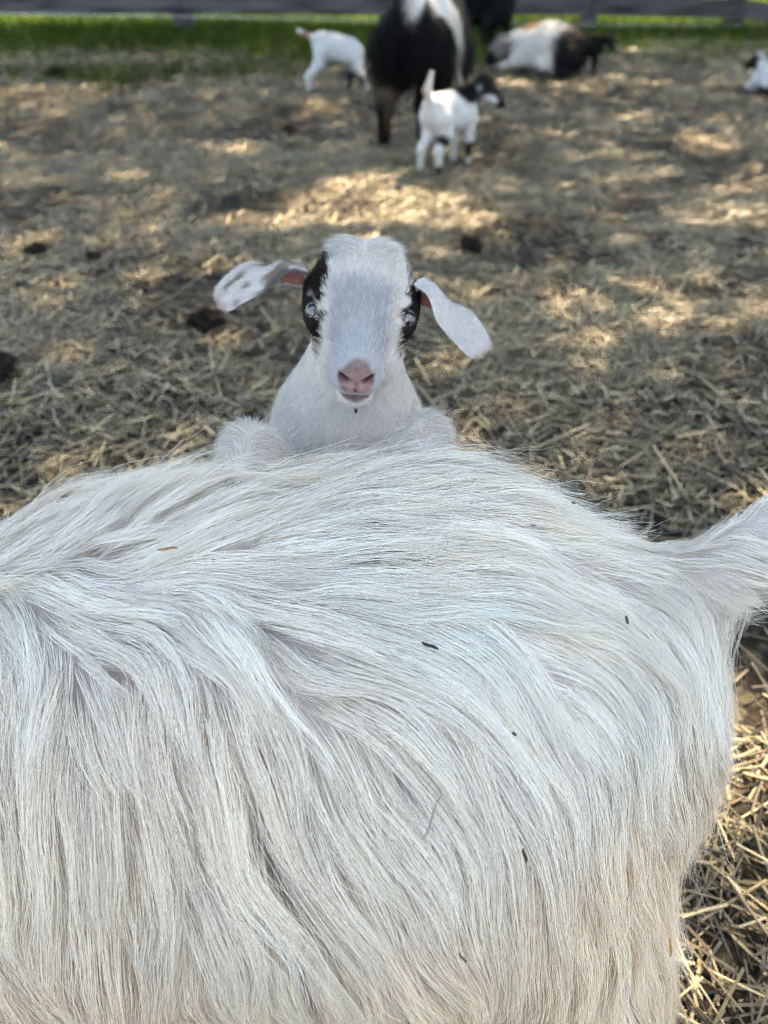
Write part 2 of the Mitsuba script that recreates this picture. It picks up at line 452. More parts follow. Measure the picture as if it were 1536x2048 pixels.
COMB_DATA = [
    [-0.211,0.391,0.406,0.939,0.203,0.276],
    [-0.177,0.431,0.411,0.517,0.852,-0.087],
    [-0.188,0.367,0.41,0.925,0.248,0.288],
    [-0.131,0.379,0.429,0.938,0.227,0.262],
    [-0.109,0.414,0.433,0.795,0.607,0.0],
    [-0.125,0.343,0.418,0.981,-0.151,0.124],
    [-0.086,0.36,0.43,0.974,0.191,0.12],
    [-0.05,0.421,0.436,0.984,0.167,0.06],
    [-0.047,0.378,0.437,0.957,0.252,0.141],
    [-0.044,0.344,0.428,0.993,-0.006,0.115],
    [-0.043,0.322,0.419,0.986,-0.166,0.033],
    [-0.068,0.312,0.412,0.92,-0.386,-0.074],
    [0.009,0.409,0.447,0.987,-0.07,0.145],
    [0.009,0.376,0.445,0.965,-0.253,0.069],
    [0.008,0.351,0.436,0.997,-0.02,0.081],
    [0.008,0.327,0.425,1.0,-0.012,0.01],
    [-0.005,0.308,0.415,0.975,-0.205,-0.09],
    [-0.017,0.286,0.402,0.906,-0.368,-0.211],
    [-0.042,0.298,0.408,0.895,-0.42,-0.148],
    [-0.066,0.289,0.4,0.823,-0.52,-0.228],
    [-0.094,0.314,0.409,0.88,-0.47,-0.071],
    [-0.121,0.318,0.406,0.811,-0.568,-0.14],
    [-0.151,0.335,0.408,0.9,-0.435,0.006],
    [-0.183,0.349,0.407,0.909,-0.409,0.08],
    [-0.213,0.353,0.4,0.909,-0.384,0.16],
    [-0.197,0.328,0.397,0.811,-0.584,-0.035],
    [-0.167,0.321,0.399,0.694,-0.698,-0.175],
    [-0.181,0.3,0.388,0.432,-0.828,-0.357],
    [-0.157,0.298,0.39,0.538,-0.77,-0.342],
    [-0.131,0.3,0.395,0.74,-0.637,-0.216],
    [-0.129,0.285,0.387,0.582,-0.719,-0.38],
    [-0.179,0.279,0.375,0.059,-0.819,-0.571],
    [-0.157,0.268,0.37,0.008,-0.765,-0.645],
    [-0.132,0.266,0.372,0.172,-0.753,-0.635],
    [-0.114,0.265,0.374,0.386,-0.724,-0.571],
    [-0.089,0.271,0.384,0.586,-0.685,-0.432],
    [-0.064,0.26,0.379,0.677,-0.583,-0.449],
    [-0.088,0.246,0.36,0.464,-0.621,-0.632],
    [-0.04,0.268,0.388,0.762,-0.525,-0.379],
    [-0.016,0.267,0.388,0.779,-0.485,-0.398],
    [0.008,0.286,0.402,0.868,-0.387,-0.309],
    [0.033,0.299,0.407,0.892,-0.305,-0.332],
    [0.059,0.314,0.41,0.919,-0.134,-0.37],
    [0.061,0.337,0.424,0.951,-0.015,-0.308],
    [0.062,0.363,0.438,0.963,0.076,-0.258],
    [0.067,0.403,0.444,0.955,0.003,-0.297],
    [0.097,0.406,0.432,0.905,0.077,-0.419],
    [0.127,0.4,0.418,0.912,0.045,-0.407],
    [0.16,0.403,0.405,0.922,-0.279,-0.269],
    [0.184,0.384,0.404,0.652,-0.758,-0.01],
    [0.119,0.355,0.409,0.884,-0.034,-0.466],
    [0.15,0.358,0.396,0.846,-0.173,-0.505],
    [0.182,0.365,0.39,0.691,-0.484,-0.536],
    [0.191,0.351,0.364,0.343,-0.273,-0.899],
    [0.173,0.339,0.368,0.44,-0.448,-0.778],
    [0.146,0.329,0.377,0.649,-0.364,-0.668],
    [0.116,0.33,0.395,0.786,-0.249,-0.566],
    [0.085,0.309,0.397,0.766,-0.348,-0.541],
    [0.083,0.287,0.384,0.669,-0.411,-0.619],
    [0.057,0.282,0.39,0.744,-0.39,-0.543],
    [0.032,0.269,0.386,0.711,-0.452,-0.538],
    [0.008,0.259,0.38,0.678,-0.495,-0.543],
    [-0.016,0.243,0.364,0.583,-0.511,-0.631],
    [-0.04,0.243,0.364,0.549,-0.553,-0.627],
    [-0.063,0.23,0.344,0.338,-0.528,-0.779],
    [-0.088,0.22,0.318,0.111,-0.396,-0.912],
    [-0.113,0.234,0.338,0.127,-0.538,-0.834],
    [-0.137,0.236,0.335,0.023,-0.545,-0.838],
    [-0.162,0.236,0.334,-0.005,-0.564,-0.826],
    [-0.166,0.214,0.285,-0.111,-0.256,-0.96],
    [-0.119,0.211,0.265,-0.094,-0.07,-0.993],
    [-0.065,0.209,0.293,0.094,-0.223,-0.97],
    [-0.016,0.217,0.323,0.328,-0.369,-0.869],
    [0.031,0.232,0.341,0.406,-0.407,-0.818],
    [0.031,0.253,0.37,0.574,-0.476,-0.666],
    [0.056,0.256,0.366,0.499,-0.473,-0.726],
    [0.056,0.235,0.337,0.306,-0.407,-0.861],
    [0.082,0.26,0.36,0.424,-0.477,-0.77],
    [0.11,0.285,0.368,0.417,-0.555,-0.719],
    [0.14,0.295,0.356,0.225,-0.663,-0.714],
    [0.176,0.311,0.338,-0.078,-0.79,-0.608],
    [0.176,0.279,0.292,0.05,-0.28,-0.959],
    [0.123,0.256,0.325,0.066,-0.475,-0.878],
    [0.096,0.237,0.312,0.134,-0.335,-0.933],
    [0.057,0.219,0.299,0.18,-0.239,-0.954],
    [0.02,0.21,0.291,0.169,-0.204,-0.964],
    [0.085,0.221,0.27,0.092,-0.128,-0.987],
    [0.15,0.25,0.241,0.093,-0.121,-0.988],
    [0.137,0.228,0.201,-0.025,-0.419,-0.908],
    [-0.017,0.204,0.253,0.052,0.043,-0.998],
]

# ------------------------------------------------------------------ the long-haired white goat in front
def doe_field(p):
    q = np.array(p, float)
    s = q.copy(); s[..., 1] = np.abs(q[..., 1] - 0.40)          # legs are mirrored about the spine
    d = [ell(q, (-0.03, 0.392, 0.260), (0.25, 0.174, 0.156)),
         ell(q, (0.020, 0.40, 0.285), (0.093, 0.124, 0.120)),
         ell(q, (-0.20, 0.388, 0.240), (0.13, 0.164, 0.140)),
         cone(q, (-0.27, 0.40, 0.296), (-0.11, 0.40, 0.356), 0.042, 0.040),
         cone(q, (-0.11, 0.40, 0.356), (0.04, 0.40, 0.377), 0.040, 0.036),
         cone(q, (0.04, 0.40, 0.378), (0.165, 0.40, 0.354), 0.036, 0.028)]
    body = union(d, 0.05)
    neck = smin(cone(q, (-0.29, 0.40, 0.26), (-0.43, 0.395, 0.335), 0.080, 0.058), cone(q, (-0.43, 0.395, 0.375), (-0.54, 0.375, 0.295), 0.052, 0.030), 0.03)
    hind = union([cone(s, (0.030, 0.085, 0.25), (0.112, 0.106, 0.150), 0.068, 0.066), cone(s, (0.114, 0.106, 0.150), (0.160, 0.102, 0.100), 0.060, 0.036),
                  cone(s, (0.160, 0.102, 0.100), (0.150, 0.098, 0.02), 0.028, 0.017)], 0.03)
    fore = union([cone(s, (-0.22, 0.085, 0.25), (-0.205, 0.090, 0.14), 0.055, 0.028), cone(s, (-0.205, 0.090, 0.14), (-0.205, 0.090, 0.02), 0.023, 0.016)], 0.03)
    tail = smin(cone(q, (0.182, 0.40, 0.350), (0.230, 0.395, 0.402), 0.022, 0.020), cone(q, (0.230, 0.395, 0.402), (0.275, 0.385, 0.458), 0.020, 0.010), 0.01)
    return smin(union([body, neck, hind, fore], 0.04), tail, 0.02)


doe = surface(doe_field, (-0.58, 0.2, -0.01), (0.32, 0.62, 0.56), 0.006)
dv = doe.vertices
skin = np.clip(A(0.50, 0.44, 0.42) * (0.95 + 0.12 * noise3(dv, 30)[:, None]), 0, 0.9)
add('white_goat', doe, 'skin_paint', True, skin)
label('white_goat', 'long-haired white goat seen from above, with a kid leaning over its back', 'goat')
for i, (hx, hy) in enumerate(((0.148, 0.302), (0.148, 0.498), (-0.207, 0.31), (-0.207, 0.49))):
    h = trimesh.creation.icosphere(3, 1.0)
    hv = h.vertices * [0.026, 0.02, 0.022] + [hx, hy, 0.012]
    hv[:, 2] = np.maximum(hv[:, 2], -0.002)
    add(numbered('white_goat__hoof'), trimesh.Trimesh(hv, h.faces, process=False), 'horn_paint', True, np.tile([0.10, 0.085, 0.07], (len(hv), 1)))


def ear_shell(base, tip, open0, open1, w0, w1, cup0, cup1, thick=0.0022, nu=36, nv=21, droop=0.0):
    """An ear: a closed shell, a cup at the base opening to open0 that flattens and turns its inside to open1 at a blunt tip."""
    base, tip = np.asarray(base, float), np.asarray(tip, float)
    L = np.linalg.norm(tip - base)
    d = (tip - base) / L
    u, v = np.meshgrid(np.linspace(0, 1, nu), np.linspace(-1, 1, nv), indexing='ij')
    k = sstep(0.05, 0.75, u)[..., None]
    nrm = np.asarray(open0, float) * (1 - k) + np.asarray(open1, float) * k
    nrm = unit(nrm - d * (nrm @ d)[..., None])
    side = np.cross(nrm, d)
    w = (w0 + (w1 - w0) * sstep(0, 0.7, u)) * (1 + 0.16 * np.sin(np.pi * np.clip(u * 1.25 - 0.1, 0, 1))) * np.sqrt(np.clip(1 - np.clip((u - 0.84) / 0.17, 0, 1) ** 3, 0.18, 1))
    cup = cup0 + (cup1 - cup0) * sstep(0, 0.65, u)
    rr = w / cup
    bow = droop * (u - u * u) * 4
    tail_up = 0.0025 * np.clip((u - 0.9) / 0.1, 0, 1) ** 2
    P = base + (u * L)[..., None] * d + (rr * np.sin(v * cup))[..., None] * side + (rr * (1 - np.cos(v * cup)) - rr * 0.5 * (1 - np.cos(cup)) - tail_up)[..., None] * nrm + bow[..., None] * A(0, 0, 1)
    P = P + (noise3(P, 120, 3) * 0.0007 * u)[..., None] * nrm
    du, dvv = np.gradient(P, axis=0), np.gradient(P, axis=1)
    N = unit(np.cross(du, dvv))
    if (N * nrm).sum() < 0:
        N = -N
    th = thick * (1 - 0.45 * np.abs(v) ** 3) * (1 - 0.4 * u)
    O, I = P - N * th[..., None] * 0.5, P + N * th[..., None] * 0.5
    k = np.arange(nu * nv).reshape(nu, nv)
    q = np.stack([k[:-1, :-1], k[1:, :-1], k[1:, 1:], k[:-1, 1:]], -1).reshape(-1, 4)
    rim = np.concatenate([k[:, 0], k[-1, 1:], k[::-1, -1][1:], k[0, ::-1][1:-1]])
    nx = np.roll(rim, -1)
    m = nu * nv
    F = np.vstack([q[:, ::-1], q + m, np.stack([rim, nx, nx + m, rim + m], -1)])
    mesh = trimesh.Trimesh(np.vstack([O.reshape(-1, 3), I.reshape(-1, 3)]), np.vstack([F[:, [0, 1, 2]], F[:, [0, 2, 3]]]), process=False)
    if mesh.volume < 0:
        mesh.invert()
    return mesh, m, u.ravel(), v.ravel()


for sgn in (-1, 1):
    em, m, eu, evv = ear_shell((-0.43, 0.395 + sgn * 0.040, 0.385), (-0.43, 0.395 + sgn * 0.14, 0.365), A(-0.5, 0, -1.0), A(-0.2, 0, -1.0), 0.028, 0.026, 1.8, 0.4)
    ec = np.where((np.arange(len(em.vertices)) < m)[:, None], A(0.84, 0.81, 0.76), A(0.62, 0.40, 0.36))
    add(numbered('white_goat__ear'), em, 'skin_paint', True, ec)
    ey = trimesh.creation.icosphere(3, 0.011)
    ey.apply_translation((-0.472, 0.387 + sgn * 0.043, 0.362))
    add(numbered('white_goat__eye'), ey, 'eye_paint', True, np.tile([0.35, 0.28, 0.12], (len(ey.vertices), 1)))
    hn = merge([trimesh.creation.cone(0.012, 0.05, sections=14)])
    hn.apply_transform(trimesh.transformations.rotation_matrix(0.6, [0, 1, 0]))
    hn.apply_translation((-0.41, 0.395 + sgn * 0.022, 0.415))
    add(numbered('white_goat__horn'), hn, 'horn_paint', 40, None)
    scene[[k for k in scene if k.startswith('white_goat__horn')][-1]]['bsdf'] = {'type': 'ref', 'id': 'bark'}

# how the coat lies: places on the goat and the way the hair runs there (measured on the animal, metres)
COMB = np.array(COMB_DATA) if 'COMB_DATA' in globals() else np.zeros((0, 6))


def comb(p, n, seed=0):
    """Hair direction at points of the white goat."""
    q = np.array(p, float)
    mir = q[:, 1] > 0.425
    q[:, 1] = np.where(mir, 0.80 - q[:, 1], q[:, 1])
    back = sstep(0.34, 0.42, q[:, 2])
    d = A(1, 0, 0) * (0.35 + back)[:, None] + A(0, -0.2, -1) * (1.15 - back)[:, None]
    if len(COMB):
        acc, ws = np.zeros_like(d), np.zeros(len(d))
        for c in COMB:
            w = np.exp(-((q - c[:3]) ** 2).sum(-1) / 0.021 ** 2)
            acc += w[:, None] * c[3:]
            ws += w
        t = np.clip(ws / 0.25, 0, 1)[:, None]
        d = d * (1 - t) + acc / np.maximum(ws, 1e-6)[:, None] * t
    leg = sstep(0.20, 0.12, q[:, 2])[:, None]
    d = d * (1 - leg) + A(0.08, 0, -1) * leg
    tl = sstep(0.18, 0.21, q[:, 0])[:, None] * sstep(0.365, 0.38, q[:, 2])[:, None]
    d = d * (1 - tl) + A(0.62, -0.25, -0.30) * tl
    hd = sstep(-0.29, -0.33, q[:, 0])[:, None]
    d = d * (1 - hd) + A(0.6, 0, -0.75) * hd
    d[:, 1] = np.where(mir, -d[:, 1], d[:, 1])
    return tangent(d, n)


def grow(roots, nrm, L, lift, steps, field, comb_fn, wave, seed):
    """Guide hairs traced over the body: (n, steps + 1, 3)."""
    P = [roots]
    p, n = roots.copy(), nrm.copy()
    tail_top = None
    for i in range(steps):
        t = (i + 0.5) / steps
        d = comb_fn(p, n)
        a = noise3(p * [1, 1, 1], 15, seed) * wave + noise3(p, 34, seed + 1) * wave * 0.55 + noise3(p, 70, seed + 2) * wave * 0.35
        b = np.cross(n, d)
        d = unit(d * np.cos(a)[:, None] + b * np.sin(a)[:, None])
        p = p + d * (L / steps)[:, None]
        e = 0.004
        f0 = field(p)
        gr = unit(np.stack([field(p + v) - field(p - v) for v in np.eye(3) * e], -1))
        target = lift * np.sin(np.pi * min(1.0, 0.12 + (i + 1) / steps * 0.80)) ** 0.8
        hang = f0 > target                                     # hair past the belly or the rump hangs free
        corr = np.where(hang, np.maximum(target - f0, -(0.06 + 0.29 * sstep(0.24, 0.30, p[:, 2])) * L / steps), target - f0)
        p = p + gr * corr[:, None]
        n = unit(n * 0.5 + gr * 0.5)
        P.append(p)
    return np.stack(P, 1)


def coat_roots(n, seed):
    p, nr = sample(doe, n, seed)
    r = np.random.default_rng(seed + 1)
    w = np.where(p[:, 1] > 0.45, 0.22, 1.0) * np.where(p[:, 0] < -0.34, 0.25, 1.0) * np.where(p[:, 2] < 0.13, 0.5, 1.0)
    k = (r.random(n) < w) & (p[:, 2] > 0.035) & ~((p[:, 0] < -0.49) & (r.random(n) < 0.5))
    return p[k], nr[k]


def coat_length(p):
    L = 0.078 + 0.034 * sstep(0.39, 0.30, p[:, 2]) - 0.010 * sstep(0.24, 0.17, p[:, 2])
    L = L * (1 - 0.60 * sstep(0.12, 0.075, p[:, 2])) * (1 - 0.45 * sstep(-0.30, -0.38, p[:, 0])) * (1 - 0.72 * sstep(-0.42, -0.47, p[:, 0]))
    belly = sstep(0.27, 0.20, p[:, 2]) * sstep(0.04, -0.04, p[:, 0]) * sstep(-0.33, -0.26, p[:, 0]) * sstep(0.10, 0.13, p[:, 2])
    rump = sstep(0.06, 0.12, p[:, 0]) * (1 - sstep(0.15, 0.18, p[:, 0]))
    return np.maximum(L * (1 - 0.38 * rump), 0.175 * belly)


from scipy.spatial import cKDTree
GR, GN = coat_roots(6400, 21)
r = np.random.default_rng(22)
GL = coat_length(GR) * r.uniform(0.8, 1.2, len(GR))
big = noise3(GR * A(0.7, 1.3, 1.3), 19, 30)
GLIFT = (0.008 + 0.007 * r.random(len(GR)) + 0.018 * np.clip(big, -0.42, 1)) * np.clip(GL / 0.08, 0.25, 1) * (1 - 0.42 * sstep(0.36, 0.41, GR[:, 2])) * (1 - 0.5 * sstep(0.05, 0.10, GR[:, 0]))
GUIDE = grow(GR, GN, GL, GLIFT, 9, doe_field, comb, 0.54, 33)
# neighbouring guides gather into thicker locks
lock_pts, lock_n = coat_roots(1150, 24)
lock_of = cKDTree(GR).query(lock_pts)[1]
near = lock_of[cKDTree(GR[lock_of]).query(GR)[1]]
tt = np.linspace(0, 1, GUIDE.shape[1])[None, :, None]
GUIDE = GUIDE + ((GUIDE[near] - GR[near][:, None]) + GR[near][:, None] - GUIDE) * (0.60 * tt ** 1.1)
gtree = cKDTree(GR)


def coat(n, seed, clump, frizz, rad, stray=0.0, short=1.0):
    p, nr = coat_roots(n, seed)
    r = np.random.default_rng(seed + 7)
    n = len(p)
    gi = gtree.query(p)[1]
    G = GUIDE[gi]
    off = p - GR[gi]
    t = np.array([0, 0.12, 0.32, 0.54, 0.77, 1.0])
    s = r.uniform(0.68, 1.0, n) * short
    tm = t[None] * s[:, None]
    x = tm * (G.shape[1] - 1)
    i = np.clip(x.astype(int), 0, G.shape[1] - 2)
    f = (x - i)[..., None]
    rows = np.arange(n)[:, None]
    P = G[rows, i] * (1 - f) + G[rows, i + 1] * f
    c = clump * r.uniform(0.6, 1.15, n)[:, None]
    keep = 1 - np.clip(c, 0, 0.97) * tm ** 0.75
    P = P + off[:, None] * keep[..., None]
    ph, fr = r.uniform(0, 6.28, (n, 3)), r.uniform(2, 6, (n, 3))
    wig = np.sin(fr[:, None] * tm[..., None] * 1.7 + ph[:, None]) - np.sin(ph[:, None])
    P = P + wig * (frizz * r.lognormal(0, 0.5, n))[:, None, None] * tm[..., None]
    P = P + nr[:, None] * (r.normal(0, 0.0022, n)[:, None] * tm)[..., None]
    R = rad * r.uniform(0.75, 1.25, n)[:, None] * np.interp(np.clip(t, 0, 1), [0, 0.3, 1], [0.9, 1, 0.35])[None]
    R = R * np.where(p[:, 1] > 0.45, 1.8, 1.0)[:, None]
    P = P + nr[:, None] * (r.random(n) ** 6 * stray * (1 + 0.4 * sstep(0.33, 0.38, p[:, 2])))[:, None, None] * (tm ** 1.5)[..., None]
    pick = np.clip(noise3(p, 45, 77) * 0.35 + 0.38 + r.normal(0, 0.25, n), 0, 1)[:, None]
    C = A(0.88, 0.86, 0.81) * (1 - pick) + A(0.84, 0.77, 0.65) * pick
    warm = np.clip(sstep(0.39, 0.23, p[:, 2]) * 0.9 + np.clip(noise3(p, 11, 80) + 0.25, 0, 1) * 0.6, 0, 1)[:, None]  # warm straw bounce painted into the low coat, plus patchy cream stain
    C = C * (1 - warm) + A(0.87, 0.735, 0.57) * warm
    teal = (np.clip(noise3(p, 22, 81) - 0.3, 0, 1) * 0.55 * sstep(0.33, 0.39, p[:, 2]))[:, None]
    C = C * (1 - teal) + A(0.66, 0.82, 0.82) * teal
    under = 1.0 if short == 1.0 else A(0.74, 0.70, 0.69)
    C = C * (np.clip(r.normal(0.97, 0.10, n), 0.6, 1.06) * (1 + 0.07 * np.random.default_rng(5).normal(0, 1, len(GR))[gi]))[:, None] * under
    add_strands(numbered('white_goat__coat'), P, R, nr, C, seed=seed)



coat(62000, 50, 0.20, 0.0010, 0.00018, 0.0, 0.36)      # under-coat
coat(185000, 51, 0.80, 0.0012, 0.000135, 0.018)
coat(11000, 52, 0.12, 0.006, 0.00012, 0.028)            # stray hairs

# ------------------------------------------------------------------ the kid standing up behind the white goat
EYES = A(-0.0163, 0.566, 0.480)                       # midway between its eyes
_v = unit(A(0, 0, CAM_H) - EYES)                      # the way it looks: up at whoever stands in front of it
_r = unit(np.cross(A(0, 0, 1), _v)) * 1.0
_u = np.cross(_v, _r)
_ro = math.radians(-5)
HR, HU = _r * math.cos(_ro) + _u * math.sin(_ro), _u * math.cos(_ro) - _r * math.sin(_ro)
_t = math.radians(47)
HA, HN = -HU * math.cos(_t) + _v * math.sin(_t), HU * math.sin(_t) + _v * math.cos(_t)
HM = np.stack([HR, HA, HN])                           # rows: across, towards the nose, out of the forehead


def head_to_world(q):
    return EYES + (np.asarray(q, float) * 0.01) @ HM


def kid_head(q):
    """The head in its own frame, centimetres."""
    s = q.copy(); s[..., 0] = np.abs(s[..., 0])
    skull = union([ell(q, (0, -1.9, -0.9), (4.15, 3.6, 3.5)), ell(q, (0, -3.1, 1.15), (2.5, 2.1, 1.55)),
                   ell(s, (1.25, -3.0, 0.95), (1.4, 1.6, 1.3)),
                   ell(s, (2.5, -1.0, 0.0), (1.35, 1.5, 1.2)), cone(q, (0, -0.8, -1.1), (0, 4.0, -1.25), 2.45, 1.5)], 1.2)
    face = union([skull, ell(s, (1.75, 1.0, -3.1), (1.5, 2.7, 1.8)), ell(q, (0, 4.3, -1.5), (1.72, 1.5, 1.55)), ell(s, (0.55, 4.75, -2.1), (1.0, 1.0, 0.85)),
                  cone(q, (0, -0.5, -4.1), (0, 3.6, -3.5), 2.1, 1.05)], 1.0)
    face = smin(face, ell(s, (2.95, 0.15, -0.75), (1.05, 1.35, 1.2)), 0.9)
    face = smin(face, ell(q, (0, 4.55, -3.75), (1.3, 1.3, 0.95)), 0.35)
    face = carve(face, ell(s, (3.72, 0.40, 0.15), (0.50, 0.66, 0.66)), 0.25)        # eye openings
    face = smin(face, ell(s, (0.55, 5.35, -0.55), (0.75, 0.6, 0.55)), 0.5)             # wings of the nose
    c, sn = math.cos(0.75), math.sin(0.75)
    R = np.array([[c, 0, sn], [0, 1, 0], [-sn, 0, c]])
    face = carve(face, ell(s, (0.74, 5.95, -0.95), (0.60, 0.85, 0.24), R), 0.16)
    face = carve(face, cone(q, (0, 5.98, -1.25), (0, 5.75, -2.45), 0.10, 0.06), 0.18)
    m = np.array([(-1.75, 3.7, -2.5), (-1.2, 5.0, -2.85), (0, 5.75, -2.95), (1.2, 5.0, -2.85), (1.75, 3.7, -2.5)])
    mouth = np.minimum.reduce([cone(q, a, b, 0.14, 0.14) for a, b in zip(m[:-1], m[1:])])
    return carve(face, mouth, 0.25)


KCH, KHIP = A(-0.030, 0.592, 0.362), A(-0.020, 0.715, 0.195)
KNEES = (A(-0.092, 0.486, 0.411), A(0.026, 0.490, 0.417))


def kid_field(p):
    q = (p - EYES) @ HM.T * 100
    far = np.sqrt((q * q).sum(-1)) > 13
    h = np.where(far, np.maximum(np.sqrt((q * q).sum(-1)) - 9, 0.5), 0.0)
    if (~far).any():
        h[~far] = kid_head(q[~far])
    h = h * 0.01
    skull = head_to_world((0, -2.4, -2.6))
    neck = union([cone(p, skull, KCH + A(0.0, 0.015, 0.02), 0.028, 0.042), cone(p, head_to_world((0, -0.4, -4.8)), KCH + A(0, -0.008, 0.0), 0.017, 0.042)], 0.03)
    s = p.copy(); s[..., 0] = -0.026 + np.abs(p[..., 0] + 0.026)
    torso = union([ell(p, KCH, (0.048, 0.048, 0.056)), ell(s, KCH + A(0.030, -0.002, -0.022), (0.024, 0.034, 0.046)), cone(p, KCH + A(0, 0.01, -0.01), KHIP, 0.056, 0.048),
                   cone(s, A(0.004, 0.722, 0.185), A(0.018, 0.690, 0.118), 0.036, 0.024), cone(s, A(0.018, 0.690, 0.118), A(0.022, 0.762, 0.078), 0.021, 0.0115),
                   cone(s, A(0.022, 0.762, 0.078), A(0.022, 0.748, 0.012), 0.0105, 0.009),
                   cone(p, KHIP + A(0, 0.03, 0.03), KHIP + A(0, 0.075, 0.05), 0.012, 0.006)], 0.022)
    legs = []
    for kn, sh, hoof in ((KNEES[0], KCH + A(-0.036, -0.010, -0.030), A(-0.094, 0.434, 0.418)), (KNEES[1], KCH + A(0.036, -0.010, -0.022), A(0.030, 0.432, 0.420))):
        el = (kn + sh) / 2 + A(0.0, 0.012, -0.016)
        legs += [cone(p, sh, el, 0.026, 0.021), cone(p, el, kn, 0.0175, 0.0165), cone(p, kn, hoof, 0.016, 0.010)]
    return smin(smin(smin(torso, union(legs, 0.010), 0.008), neck, 0.03), h, 0.014)


kid = surface(kid_field, (-0.15, 0.41, -0.005), (0.11, 0.82, 0.575), 0.0022)


def patch(q, c, r):
    return np.sqrt((((q - np.asarray(c, float)) / np.asarray(r, float)) ** 2).sum(-1))


def kid_marks(p):
    """How black, brown, tan and bare the kid is at p, each from 0 to 1."""
    q = (p - EYES) @ HM.T * 100
    w = noise3(q, 1.1, 7) * 0.30 + noise3(q, 3.0, 8) * 0.16
    on_head = sstep(-5.6, -4.6, q[:, 2])
    left = np.minimum(np.abs(q[:, 0] + 4.75) / 2.3, 9)
    dark_l = np.maximum.reduce([left, np.abs(q[:, 1] + 3.2) / 4.3, np.abs(q[:, 2] - 0.4) / 4.2])
    dark_l = np.minimum(dark_l, patch(q, (-3.4, 1.0, -1.0), (1.1, 1.3, 1.2)))
    dark_r = np.maximum.reduce([np.abs(q[:, 0] - 4.85) / 1.75, np.abs(q[:, 1] + 3.0) / 4.0, np.abs(q[:, 2] - 0.2) / 3.8])
    dark_r = np.minimum(dark_r, patch(q, (3.6, 0.9, -1.1), (1.1, 1.4, 1.3)))
    black = (1 - sstep(0.82, 1.12, np.minimum(dark_l, dark_r) + w)) * on_head
    brown = (1 - sstep(0.8, 1.15, np.minimum(patch(q, (-3.3, 1.9, -1.9), (0.9, 1.0, 1.1)), patch(q, (3.5, 1.9, -1.9), (0.8, 1.0, 1.1))) + w)) * on_head * 0.6
    brown = np.maximum(brown, (1 - sstep(0.75, 1.1, patch(q, (-3.6, -4.4, 1.2), (1.4, 1.2, 1.6)) + w)) * on_head)
    tan = (1 - sstep(0.7, 1.1, patch(q, (2.35, -0.2, 0.2), (0.8, 1.3, 1.0)) + w)) * 0.6 * on_head
    tan = np.maximum(tan, (1 - sstep(0.7, 1.1, patch(p, KNEES[1] + A(-0.018, 0.03, 0.0), (0.016, 0.03, 0.035)) + w)) * 0.7)
    for kn in KNEES:
        tan = np.maximum(tan, (1 - sstep(0.6, 1.3, patch(p, kn + A(0, -0.01, 0.0), (0.03, 0.04, 0.03)) + w)) * 0.22)
    tan = np.maximum(tan, (1 - sstep(0.5, 1.2, patch(q, (0.0, -2.2, 2.0), (0.33, 1.1, 1.6)) + w)) * 0.30 * on_head)
    nose = 1 - sstep(0.86, 1.06, (np.abs(q[:, 0] / 1.32) ** 2.6 + np.abs((q[:, 2] + 1.1) / 1.28) ** 2.6) ** (1 / 2.6) + np.where(q[:, 1] < 4.4, 9, 0) + w * 0.25)
    lips = (1 - sstep(0.26, 0.46, np.abs(q[:, 2] + 3.08 - 0.12 * q[:, 0] ** 2))) * sstep(3.4, 4.2, q[:, 1]) * (1 - sstep(1.35, 1.7, np.abs(q[:, 0])))
    return q, black, brown, tan, np.maximum(nose, lips)


q, mb, mbr, mt, bare = kid_marks(kid.vertices)
kc = np.tile(A(0.56, 0.50, 0.47), (len(q), 1))
kfc = (sstep(-1.2, 0.2, q[:, 1]) * sstep(-3.4, -2.4, q[:, 2]) * (1 - sstep(1.6, 2.6, np.abs(q[:, 0]))) * (np.linalg.norm(q, axis=1) < 9))[:, None]
kc = kc * (1 - kfc) + A(0.38, 0.37, 0.385) * kfc
kc = kc * (1 - mt[:, None]) + A(0.48, 0.38, 0.29) * mt[:, None]
kc = kc * (1 - mbr[:, None]) + A(0.12, 0.075, 0.05) * mbr[:, None]
kc = kc * (1 - mb[:, None]) + A(0.008, 0.007, 0.007) * mb[:, None]
pink = A(0.33, 0.205, 0.20) * (1 + 0.16 * noise3(q, 4.5, 3)[:, None] + 0.10 * noise3(q, 11, 5)[:, None])
smut = np.clip(sstep(-0.85, 0.0, q[:, 2]) * (0.7 + 0.4 * noise3(q, 3.5, 6)) + np.clip(noise3(q, 3.2, 4), 0, 1) * sstep(0.4, 0.9, np.abs(q[:, 0])) * 1.2, 0, 0.85)[:, None]
nosec = pink * (1 - smut) + A(0.13, 0.10, 0.09) * smut
nosec = nosec * (1 - 0.45 * sstep(-2.6, -3.0, q[:, 2])[:, None])
inside = (1 - sstep(0.9, 1.25, np.sqrt(((np.abs(q[:, 0]) - 0.80) / 0.52) ** 2 + ((q[:, 2] + 0.98) / 0.46) ** 2)))[:, None] * sstep(6.0, 5.6, q[:, 1])[:, None]
cleft = ((1 - sstep(0.05, 0.12, np.abs(q[:, 0]))) * (q[:, 2] < -1.4))[:, None]
nosec = nosec * (1 - 0.6 * cleft)
nosec = nosec * (1 - inside * 0.8) + A(0.05, 0.03, 0.03) * inside * 0.8
lid = (1 - sstep(1.0, 1.25, np.linalg.norm((np.abs(q) * [1, 0, 0] + q * [0, 1, 1] - [3.5, 0.3, -0.35]), axis=1)))[:, None]
kc = kc * (1 - lid) + A(0.02, 0.016, 0.015) * lid
kc = kc * (1 - bare[:, None]) + nosec * bare[:, None]
add('kid_goat', kid, 'skin_paint', True, np.clip(kc, 0.005, 0.9))
label('kid_goat', 'white kid with black temple patches and pale eyes looking up over the white back', 'kid goat')


